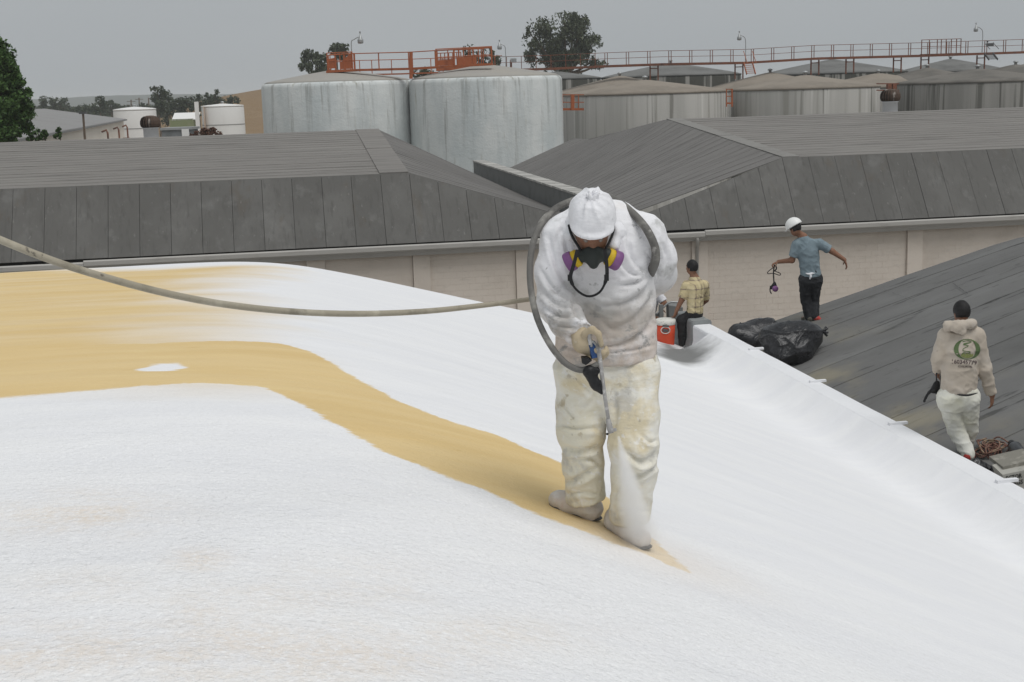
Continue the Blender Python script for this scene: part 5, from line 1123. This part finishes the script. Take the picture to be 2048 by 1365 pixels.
# ================================================================== MAN IN THE BLUE SHIRT
m_blue = M('faded_blue_shirt', (.185, .24, .27), .85, [((.24, .295, .325), 3, .42, .68, ONE, .7), ((.125, .17, .205), 4, .55, .72, (1, 1, .6), .6)], [(160, .001, ONE)])
m_dark_j = M('charcoal_jeans', (.024, .025, .028), .85, [((.045, .046, .05), 4, .5, .7, (1, 1, .5), .7)], [(200, .001, ONE)])
m_dustj = M('dark_trousers', (.022, .022, .023), .85, [((.20, .19, .15), 6, .6, .75, ONE, .5)])
Db = float(greypt(1625, 643) @ FH)
def B(x, y, o=0.): return hp(x, y, Db + o)
N = unit(FH * .93 - R0 * .37)
Jb = dict(hd=B(1590, 456, -.02), neck=B(1606, 474, .0), ch=B(1616, 504), pel=B(1622, 552), shL=B(1594, 489, -.02), elL=B(1584, 521, .0), wrL=B(1557, 524, .16), shR=B(1638, 487), elR=B(1664, 503, -.02), wrR=B(1689, 520, -.06),
          hipL=B(1611, 560, -.02), knL=B(1611, 602, .10), anL=B(1618, 637, .05), toeL=B(1606, 641, .25), hipR=B(1632, 560, .02), knR=B(1628, 602, .14), anR=B(1630, 634, .0), toeR=B(1640, 644, -.03),
          U=unit(UP * .88 + N * .38 - R0 * .12), F=unit(N * .88 - UP * .45 - R0 * .25), hdLdir=unit(-R0 * .9 - UP * .35), pnL=-UP, hdRdir=unit(R0 * .35 - UP * .95), pnR=unit(-R0), sideR=1)
blue, bsh = figure('person', 'person in white hard hat and faded blue short sleeved shirt on the dark roof', 'person', Jb, N, m_blue, m_dark_j, .78, hair=True, hem=-.01, seed=61, shoe_m=(m_shoe, m_redshoe), curlL=1.0, curlR=.35)
c = Jb['hd']; Ub = unit(UP * .88 - R0 * .34 + N * .30); A = np.array([unit(np.cross(Jb['F'], Ub)), unit(np.cross(Ub, np.cross(Jb['F'], Ub))), Ub])
s = Sdf(.008); s.ell(c + Ub * .035 + A[1] * .0, A, np.array([.128, .155, .145]), 0); s.clip(c + Ub * .025, -Ub); s.ell(c + Ub * .03 + A[1] * .13, A, np.array([.095, .07, .012]), .012); V, Q = s.build(); V = relax(V, Q, 1); put('hard_hat', V, Q, m_white_hat, blue, True)
s = Sdf(.008); cc = B(1620, 548, -.14); s.chain([cc - R0 * .075 + UP * .012, cc - R0 * .03 - UP * .004, cc + R0 * .02, cc + R0 * .08 + UP * .01], [.006, .014, .016, .006], .01); s.chain([cc, cc - UP * .045 + R0 * .012, cc - UP * .085 + R0 * .004], [.014, .019, .013], .01); clothmesh(s, 'rag', m_hood, blue, amp=.006, scl=(40, 40, 40), it=1)
# respirator hanging from his hand
rg = thing('respirator', 'black respirator with purple filter dangling by its straps from the hard hatted man', 'respirator', tuple(B(1547, 560, .18)))
RP = lambda x, y, o=.18: B(x, y, o)
s = Sdf(.007); s.cap(RP(1548, 570), RP(1543, 576), .032, .03, .02); s.cap(RP(1549, 566), RP(1551, 572), .022, None, .02); V, Q = s.build(); put('mask', V, Q, m_black, rg, True)
ax_ = unit(TC * .9 + R0 * .3 - UP * .2); a2 = unit(np.cross(ax_, UP)); MB().lathe(RP(1549, 577, .13), [(.046, 0), (.05, .012), (.05, .045), (.044, .052), (.001, .053)], 20, np.array([a2, np.cross(ax_, a2), ax_])).put('filter', m_purple, rg, True)
MB().tube(spline([RP(1549, 530), RP(1547, 545), RP(1548, 567)], 8), .011, 6).put('strap', m_black, rg, True)
MB().tube(spline([RP(1549, 534), RP(1537, 543), RP(1536, 548), RP(1546, 547), RP(1559, 551), RP(1560, 547), RP(1548, 542)], 22), .008, 6).put('strap', m_black, rg, True)
MB().tube(spline([RP(1541, 572), RP(1540, 582), RP(1543, 588)], 6), .01, 6).put('strap', m_black, rg, True); MB().tube(spline([RP(1551, 531), RP(1553, 538), RP(1548, 543)], 6), .012, 6).put('strap', m_black, rg, True)

# ================================================================== MAN IN THE HOODED SWEATSHIRT
m_hoodie = M('cream_sweatshirt', (.47, .41, .34), .9, [((.53, .48, .42), 3, .42, .66, ONE, .7), ((.36, .30, .23), 4, .55, .75, (1, 1, .7), .55), ((.30, .24, .19), 14, .66, .74, ONE, .5)], [(150, .0012, ONE)])
m_wpants = M('pale_overtrousers', (.66, .65, .55), .8, [((.72, .72, .68), 3, .42, .65, ONE, .7), ((.58, .55, .38), 3, .54, .72, ONE, .65), ((.33, .31, .27), 6, .64, .74, (1, 1, .6), .55)], [(120, .0015, ONE)])
Dh = float(greypt(1935, 922) @ FH)
def C(x, y, o=0.): return hp(x, y, Dh + o)
N = unit(FH * .98 - R0 * .15)
Jh = dict(hd=C(1923, 623, .06), neck=C(1922, 649, .03), ch=C(1921, 700), pel=C(1917, 785, .0), shL=C(1893, 672), elL=C(1877, 718, .0), wrL=C(1876, 741, .22), shR=C(1953, 672), elR=C(1969, 738, .01), wrR=C(1984, 791, .07),
          hipL=C(1896, 797, .0), knL=C(1912, 858, .10), anL=C(1938, 912, -.04), toeL=C(1950, 926, .1), hipR=C(1937, 797, .0), knR=C(1938, 862, .2), anR=C(1928, 900, .26), toeR=C(1930, 908, .42),
          U=unit(UP * .96 + N * .2), F=unit(N * .96 - UP * .2), hdLdir=unit(FH * .8 - UP * .6), pnL=R0, hdRdir=unit(-UP * .98 + R0 * .05), pnR=unit(-R0 * .6 + FH * .5), sideR=1)
hoodm, hsh = figure('person', 'person in cream hooded sweatshirt with green emblem walking away beyond the parapet', 'person', Jh, N, m_hoodie, m_wpants, 1.93, hem=-.0, seed=77, shoe_m=m_redshoe, loose=1.12, curlL=.9, curlR=.45)
s = Sdf(.008); P = [C(1893, 663, .0), C(1897, 652, -.06), C(1918, 652, -.12), C(1943, 648, -.08), C(1949, 655, .02)]
s.chain(P, [.035, .055, .062, .048, .03], .03); s.cap(C(1912, 656, -.12), C(1926, 664, -.14), .05, .035, .03); clothmesh(s, 'hood', m_hoodie, hoodm, amp=.010, scl=(13, 13, 13), seed=9, it=1)
MB().tube(spline([C(1914, 789.5, -.165), C(1935, 791, -.175), C(1955, 786.5, -.15)], 10), np.array([.004, .011, .013, .013, .013, .013, .013, .011, .008, .004]) * .9, 8).put('waistband', m_black, hoodm, True)
# print on the back: green oval emblem and digits, laid on the cloth
m_print = M('green_print', (.10, .15, .065), .9, [((.2, .24, .13), 30, .55, .72, ONE, .5)]); m_print_y = M('olive_print', (.24, .27, .1), .9); m_ink = M('dark_print', (.1, .075, .075), .9)
bpy.context.view_layer.update()
_me = hsh.data; _off = wloc(hsh); BV = BVHTree.FromPolygons([tuple(v.co) for v in _me.vertices], [tuple(p.vertices) for p in _me.polygons])
def onback(x, y, lift=.004):
    d = unit(ray(x, y)); r_ = BV.ray_cast(Vector(tuple(CAM - _off)), Vector(tuple(d)))
    if r_[0] is None: return C(x, y, -.2)
    n_ = np.array(r_[1]); n_ = n_ if n_ @ d < 0 else -n_; return np.array(r_[0]) + _off + n_ * lift
def printed(name, polys, mat, lift=.004):
    V = []; F = []
    for pl_ in polys:
        b0 = len(V); V += [onback(x, y, lift) for x, y in pl_]; n_ = len(pl_) // 2; F += [(b0 + i, b0 + i + 1, b0 + n_ + i + 1, b0 + n_ + i) for i in range(n_ - 1)]
    return put(name, V, F, mat, hoodm)
def strip(c_in, c_out): return list(c_in) + list(c_out)
th = np.linspace(0, 2 * math.pi, 49); ex, ey, ea, eb = 1934, 699, 26.5, 20.5
printed('emblem', [strip([(ex + 17 * math.copysign(abs(math.cos(a)) ** .8, math.cos(a)), ey + 19 * math.sin(a)) for a in th], [(ex + ea * math.cos(a), ey + eb * math.sin(a)) for a in th])], m_print)
def stroke(P, w_):
    P = spline([(x, y, 0) for x, y in P], 30)[:, :2]; T_ = np.gradient(P, axis=0); T_ /= np.linalg.norm(T_, axis=1)[:, None] + 1e-9; n_ = np.c_[-T_[:, 1], T_[:, 0]]
    return strip(P - n_ * w_, P + n_ * w_)
printed('emblem_figure', [stroke([(1925, 684), (1936, 682), (1943, 685), (1930, 687), (1927, 690), (1937, 692), (1928, 697), (1926, 702), (1940, 704), (1936, 707), (1926, 706), (1924, 713)], .8), stroke([(1926, 690), (1933, 688), (1941, 686)], .7)], m_print)
printed('emblem_ground', [strip([(x, 708 + 1.5 * math.sin(x)) for x in np.linspace(1922, 1946, 16)], [(x, 716.5 - ((x - 1934) / 14) ** 2 * 5) for x in np.linspace(1922, 1946, 16)])], m_print_y)
def text_on(name, body, x, y, wpx, hpx, mat, skew=0.):
    cu = bpy.data.curves.new(name, 'FONT'); cu.body = body; cu.size = 1.; cu.resolution_u = 2; cu.offset = .022; to = bpy.data.objects.new(name, cu); COL.objects.link(to); bpy.context.view_layer.update()
    me = bpy.data.meshes.new_from_object(to.evaluated_get(bpy.context.evaluated_depsgraph_get())); V0 = np.array([v.co for v in me.vertices]); F = [tuple(p.vertices) for p in me.polygons]
    bpy.data.objects.remove(to); bpy.data.meshes.remove(me); mn, mxx = V0.min(0), V0.max(0)
    return V0, F, mn, mxx
def back_text(name, body, x0, y0, wpx, hpx, mat, slope=0.):
    V0, F, mn, mxx = text_on(name, body, 0, 0, 0, 0, mat)
    V = [onback(x0 + (v[0] - mn[0]) / (mxx[0] - mn[0]) * wpx, y0 + hpx * (1 - (v[1] - mn[1]) / (mxx[1] - mn[1])) + slope * (v[0] - mn[0]) / (mxx[0] - mn[0]), .005) for v in V0]; put(name, V, F, mat, hoodm)
back_text('digits', '160345779', 1904, 719, 49, 8.5, m_ink, 2.5); back_text('small_print', 'COOL-PR1186', 1916, 731, 28, 4, m_ink, 1.)
hr = thing('respirator', 'black strap and respirator hanging from the sweatshirt man\'s left hand', 'respirator', tuple(C(1869, 770, .1)))
MB().bar(C(1873, 737, .16), C(1873, 772, .14), .016, .012).put('strap', m_black, hr); MB().bar(C(1881, 738, .18), C(1881, 765, .16), .012, .01).put('strap', m_black, hr)
s = Sdf(.008); s.cap(C(1872, 772, .13), C(1868, 780, .12), .035, .04, .02); s.cap(C(1874, 766, .13), C(1874, 784, .13), .028, .03, .02); s.chain(spline([C(1866, 779, .12), C(1856, 788, .11), C(1848, 804, .1)], 6), [.022, .016, .013, .012, .012, .012], .01); clothmesh(s, 'mask', m_black, hr, amp=.006, scl=(20, 20, 20), it=1)

# ================================================================== SEATED MAN IN PLAID, AND HIS MATE
def plaid(t, cur, co):
    N_ = t.nodes.new; L = t.links; sx = N_('ShaderNodeSeparateXYZ'); L.new(co, sx.inputs[0])
    def band(src, per, lo, ph):
        m1 = N_('ShaderNodeMath'); m1.operation = 'MULTIPLY_ADD'; m1.inputs[1].default_value = 1 / per; m1.inputs[2].default_value = ph; L.new(src, m1.inputs[0])
        m2 = N_('ShaderNodeMath'); m2.operation = 'FRACT'; L.new(m1.outputs[0], m2.inputs[0]); m3 = N_('ShaderNodeMath'); m3.operation = 'LESS_THAN'; m3.inputs[1].default_value = lo; L.new(m2.outputs[0], m3.inputs[0]); return m3.outputs[0]
    ad = N_('ShaderNodeMath'); ad.operation = 'ADD'; L.new(sx.outputs[0], ad.inputs[0]); L.new(sx.outputs[1], ad.inputs[1])
    for src, per, lo, ph, col, f in ((ad.outputs[0], .13, .13, .2, (.17, .12, .12), .75), (sx.outputs[2], .15, .11, .1, (.17, .12, .12), .75), (ad.outputs[0], .13, .30, .65, (.66, .57, .36), .5), (sx.outputs[2], .15, .3, .5, (.62, .52, .3), .5)):
        g = band(src, per, lo, ph); mu = N_('ShaderNodeMath'); mu.operation = 'MULTIPLY'; mu.inputs[1].default_value = f; L.new(g, mu.inputs[0])
        x = N_('ShaderNodeMix'); x.data_type = 'RGBA'; x.inputs[7].default_value = (*col, 1); L.new(mu.outputs[0], x.inputs[0]); L.new(cur, x.inputs[6]); cur = x.outputs[2]
    return cur
m_plaid = M('yellow_plaid', (.50, .42, .25), .85, (), [(160, .001, ONE)], extra=plaid)
Dp = float(atZ(1392, 634, PZ + .07) @ FH)
def E(x, y, o=0.): return hp(x, y, Dp + o)
N = unit(-R0 * .85 + FH * .55)
Jp = dict(hd=E(1384, 534, .0), neck=E(1389, 555, .02), ch=E(1392, 578, .02), pel=E(1390, 622, .02), shL=E(1374, 571, .0), elL=E(1364, 599, -.02), wrL=E(1353, 622, -.02), shR=E(1408, 571, .08), elR=E(1412, 600, .2), wrR=E(1395, 618, .3),
          hipL=E(1384, 632, .0), knL=E(1364, 640, .02), anL=E(1366, 697, .0), toeL=E(1353, 703, .06), hipR=E(1392, 630, .16), knR=E(1372, 640, .22), anR=E(1372, 694, .2), toeR=E(1360, 698, .28),
          U=UP, F=unit(-R0 * .72 + FH * .7), hdLdir=unit(-UP * .9 - R0 * .3), pnL=unit(-R0 + FH), sideL=1)
plaidm, _ = figure('person', 'person in yellow plaid shirt sitting on the bare grey end of the parapet', 'person', Jp, N, m_plaid, m_dustj, .92, hem=-.06, seed=91, curlL=.8)
m_wshirt = M('white_tee', (.74, .735, .76), .85, [((.6, .6, .63), 4, .45, .7, ONE, .6)])
Dq = Dp + 1.3
def W(x, y, o=0.): return hp(x, y, Dq + o)
N = unit(R0 * .55 + TC * .8)
Jq = dict(hd=W(1313, 573, -.05), neck=W(1303, 585, .02), ch=W(1298, 606, .08), pel=W(1288, 648, .2), shL=W(1284, 590, .1), elL=W(1290, 620, -.1), wrL=W(1310, 634, -.15), shR=W(1318, 592, .0), elR=W(1328, 606, -.05), wrR=W(1322, 617, -.1),
          hipL=W(1280, 652, .2), knL=W(1280, 682, .15), anL=W(1280, 710, .2), toeL=W(1288, 716, .1), hipR=W(1298, 652, .2), knR=W(1300, 682, .12), anR=W(1300, 710, .2), toeR=W(1308, 716, .08),
          U=unit(UP * .85 + R0 * .4 + TC * .2), F=unit(TC * .62 - UP * .5 + R0 * .5), hdRdir=unit(-UP), pnR=N)
figure('person', 'person in white shirt stooping behind the sprayer beside the orange cooler', 'person', Jq, N, m_wshirt, m_dark_j, .85, seed=99)

# ================================================================== THINGS LYING ABOUT
m_bag = M('black_plastic_bag', (.012, .012, .0135), .24, [((.05, .05, .055), 4, .5, .7, ONE, .6)], [(9, .02, ONE)], spec=.5)
m_bag_dust = M('dusted_black_bag', (.014, .014, .016), .3, [((.45, .46, .48), 1.6, .56, .68, ONE, .7)], [(9, .02, ONE)], spec=.5)
def bag(label, blobs, knot, mat, seed):
    Dd = [float(greypt(x, y) @ FH) for x, y in (knot[0], )][0]; base = greypt(*knot[0]); t = thing('rubbish_bag', label, 'rubbish bag', tuple(base), 'rubbish bags'); s = Sdf(.014)
    for (x, y, r, o) in blobs: s.ball(hp(x, y, Dd + o), r * Dd / FPX, .12, UP, .78)
    V, Q = s.build(); V = relax(V, Q, 2)
    for it_, (a_, k_) in enumerate(((.06, 1.8), (.04, 3.6), (.014, 8.))):
        Nn = normals(V, Q); P_ = V - V.mean(0); P_ = P_ + .12 * np.stack([fbm(P_ * 4, 2, seed + j_) for j_ in range(3)], 1); ax_ = unit(np.array([math.sin(seed + it_ * 2.), math.cos(seed + it_), .5 * math.sin(it_ * 3.)])); P_ = P_ - np.outer(P_ @ ax_, ax_) * .72
        r_ = 1 - np.abs(2 * vnoise(P_ * k_, seed + it_) - 1); V = V + Nn * (a_ * (r_ ** 3.5 - .3))[:, None]
    put('bag', V, Q, mat, t, True)
    kx, ky = knot[1]; c_ = hp(kx, ky, Dd + knot[2]); mb = MB()
    for k in range(6): a = k * 1.05; mb.tube([c_, c_ + unit(R0 + UP * .3 * math.sin(a) + FH * .5 * math.cos(a)) * .07, c_ + unit(R0 * 1 + UP * .7 * math.sin(a) + FH * .8 * math.cos(a)) * .13], [.03, .016, .02], 6)
    mb.put('tied_neck', mat, t, True)
bag('black rubbish bag dusted white, lying against the parapet end', [(1480, 668, 26, 0), (1510, 660, 28, .1), (1530, 652, 24, .15), (1545, 668, 26, .05), (1500, 680, 26, -.05), (1525, 690, 26, -.1)], ((1530, 690), (1470, 655), .1), m_bag_dust, 3)
bag('large black rubbish bag lying at the feet of the man in blue', [(1555, 690, 34, 0), (1590, 690, 38, 0), (1615, 680, 30, .1), (1570, 660, 26, .1), (1600, 660, 28, .15), (1560, 715, 26, -.15), (1600, 706, 26, -.1), (1540, 672, 18, .1)], ((1590, 722), (1640, 664), .15), m_bag, 8)
m_cooler = M('orange_cooler_plastic', (.62, .075, .03), .55, [((.45, .06, .03), 5, .5, .7, ONE, .6), ((.25, .08, .06), 14, .6, .72, ONE, .5)]); m_lid = M('grubby_white_lid', (.66, .65, .6), .6, [((.2, .22, .2), 16, .55, .68, ONE, .7)])
cb = atZ(1331, 697, ZV + .01); Dc = float(cb @ FH); t = thing('cooler', 'orange drinks cooler with a grubby white lid beside the seated man', 'cooler', tuple(cb)); K = lambda x, y, o=0.: hp(x, y, Dc + o)
ch_ = K(1331, 645)[2] - cb[2]; rr = 20 * Dc / FPX
MB().lathe(cb, [(.01, .0), (rr * .86, .0), (rr * .88, .04), (rr * .95, ch_ * .5), (rr, ch_ - .02), (rr * .2, ch_ - .02)], 24).put('body', m_cooler, t, True)
MB().lathe(cb + UP * ch_, [(rr * 1.02, -.03), (rr * 1.06, .0), (rr * 1.04, .045), (rr * .9, .06), (rr * .3, .065), (.01, .06)], 24).put('lid', m_lid, t, True)
lg = [K(1331 + 9 * math.cos(a) , 661 + 6.5 * math.sin(a), -rr * 1.01) for a in np.linspace(0, 2 * math.pi, 25)]; MB().tube(lg, .008, 6).put('logo_ring', m_lid, t)
MB().bar(K(1325, 661, -rr * 1.0), K(1337, 662, -rr * 1.0), .02, .05).put('logo_bar', m_steel_dark, t); MB().bar(K(1325, 652, -rr * 1.0), K(1338, 653, -rr * 1.0), .02, .03).put('handle', m_steel_dark, t)
t = thing('hand_cart', 'grey metal bin with bent tube handle standing behind the cooler', 'cart', tuple(atZ(1350, 680, ZV)))
D_ = Dc + 1.; K2 = lambda x, y, o=0.: hp(x, y, D_ + o)
MB().prism([K2(1338, 612), K2(1366, 616), K2(1362, 672), K2(1340, 676)], FH * .45).put('bin', m_conc_grey, t)
MB().tube(spline([K2(1310, 632), K2(1322, 620), K2(1338, 606), K2(1352, 605), K2(1366, 606)], 14), .018, 6).put('handle', m_galv, t, True); MB().tube(spline([K2(1305, 622), K2(1314, 632), K2(1328, 628)], 8), .015, 6).put('handle', m_galv, t, True)
MB().bar(K2(1322, 610), K2(1322, 690), .07).put('leg', m_conc_grey, t); MB().bar(K2(1308, 630), K2(1320, 630), .05).put('cross_bar', m_steel_dark, t)
t = thing('machine', 'small dark pump standing behind the orange cooler', 'pump', tuple(K2(1309, 690)))
MB().lathe(K2(1309, 655), [(.01, -.3), (.09, -.3), (.1, 0.), (.07, .08), (.01, .09)], 14).put('motor', m_black, t, True); MB().box(K2(1309, 690, .0), (.3, .25, .12), np.array([R0, FH, UP])).put('base', m_steel_dark, t)
# white strips bridging the parapet top
for (x, y) in ((1517, 697), (1635, 762), (1786, 847), (1998, 962)):
    P_ = atZ(x, y, PZ + .018); MB().box((PX1 - .07, P_[1], PZ + .014), (.23, .05, .03), np.array([unit([1, .03, 0]), unit([-.03, 1, 0]), UP])).put('strip', m_pwhite, warehouse)
# rope, bottles, sacks in the corner
m_rope = M('dirty_red_rope', (.17, .085, .065), .9, [((.32, .25, .17), 12, .5, .65, ONE, .8), ((.05, .04, .035), 14, .58, .7, ONE, .7)])
gp = greypt(1985, 915); t = thing('rope', 'tangled heap of dirty red and tan rope at the sweatshirt man\'s feet', 'rope', tuple(gp)); rr_ = random.Random(4)
for k in range(11):
    P_ = []; cx_, cy_ = 1985 + rr_.uniform(-14, 14), 905 + rr_.uniform(-8, 14); a0 = rr_.uniform(0, 6)
    for i in range(7):
        a = a0 + i * 1.05; g = greypt(cx_ + 24 * math.cos(a) * rr_.uniform(.5, 1.1), cy_ + 13 * math.sin(a) * rr_.uniform(.6, 1.1)); P_.append(g + UP * rr_.uniform(.02, .1))
    MB().tube(spline(P_, 40), .009, 5).put('coil', m_rope, t, True)
m_bottle = M('dark_plastic_bottle', (.02, .022, .026), .35, [((.1, .11, .12), 5, .5, .7, ONE, .5)], spec=.5)
def lying(label, a, b_, r, cat='bottle', name='bottle'):
    A_, B2 = greypt(*a) + UP * r, greypt(*b_) + UP * r * 1.3; t = thing(name, label, cat, tuple(A_), 'bottles in the corner heap'); d = B2 - A_; L = np.linalg.norm(d); d /= L; x_ = unit(np.cross(d, UP)); ax_ = np.array([x_, np.cross(x_, d), d])
    MB().lathe(A_, [(.001, 0), (r * .9, .005), (r, .03), (r, L * .72), (r * .5, L * .88), (r * .42, L * .9)], 18, ax_).put('body', m_bottle, t, True); MB().lathe(A_, [(r * .5, L * .9), (r * .5, L), (.001, L)], 14, ax_).put('cap', m_black, t, True)
lying('upright leaning dark bottle at the right edge beyond the rope', (2047, 935), (2022, 903), .075); lying('dark bottle lying flat just behind the rope heap', (2034, 945), (1998, 932), .06)
s = Sdf(.012); g = greypt(1985, 945); gD = float(g @ FH); 
for (x, y, r) in ((1965, 938, 14), (1985, 948, 15), (2008, 952, 13), (1950, 930, 9)): s.ball(hp(x, y, gD), r * gD / FPX, .06)
V, Q = cloth(s, amp=.04, scl=(7, 7, 7), seed=21, it=1); o_ = put('sack', V, Q, m_bag, origin=g, smooth=True); tag(o_, 'crumpled black plastic sack between the rope and the printed packs', 'sack')
m_pack = M('printed_pack', (.42, .41, .37), .7, [((.2, .2, .17), 8, .5, .7, ONE, .6)]); m_pack2 = M('pack_side', (.22, .21, .18), .8, [((.4, .38, .33), 7, .5, .7, ONE, .7)])
g = greypt(2035, 985); t = thing('carton', 'grey printed carton of bags lettered ECTOR BAGS in the right corner', 'carton', tuple(g)); gD = float(g @ FH) ; Z = lambda x, y, o=0.: hp(x, y, gD + o)
MB().prism([Z(2005, 950), Z(2062, 938), Z(2070, 985), Z(2018, 998)], FH * .3 + UP * .02).put('box', m_pack, t)
MB().prism([Z(2006, 934, .12), Z(2075, 918, .12), Z(2075, 924, .12), Z(2006, 941, .12)], FH * .4).put('flap', m_pack2, t)
for body, (x0, y0), w_, h_ in (('ECTOR', (2012, 953), 32, 9), ('BAGS', (2020, 964), 26, 9)):
    V0, F, mn, mxx = text_on('lettering', body, 0, 0, 0, 0, m_ink); V = []
    for v_ in V0:
        u_, w2 = (v_[0] - mn[0]) / (mxx[0] - mn[0]), (v_[1] - mn[1]) / (mxx[1] - mn[1]); V.append(Z(x0 + u_ * w_, y0 + h_ * (1 - w2) - u_ * w_ * .2, -.006))
    put('lettering', V, F, m_black, t)
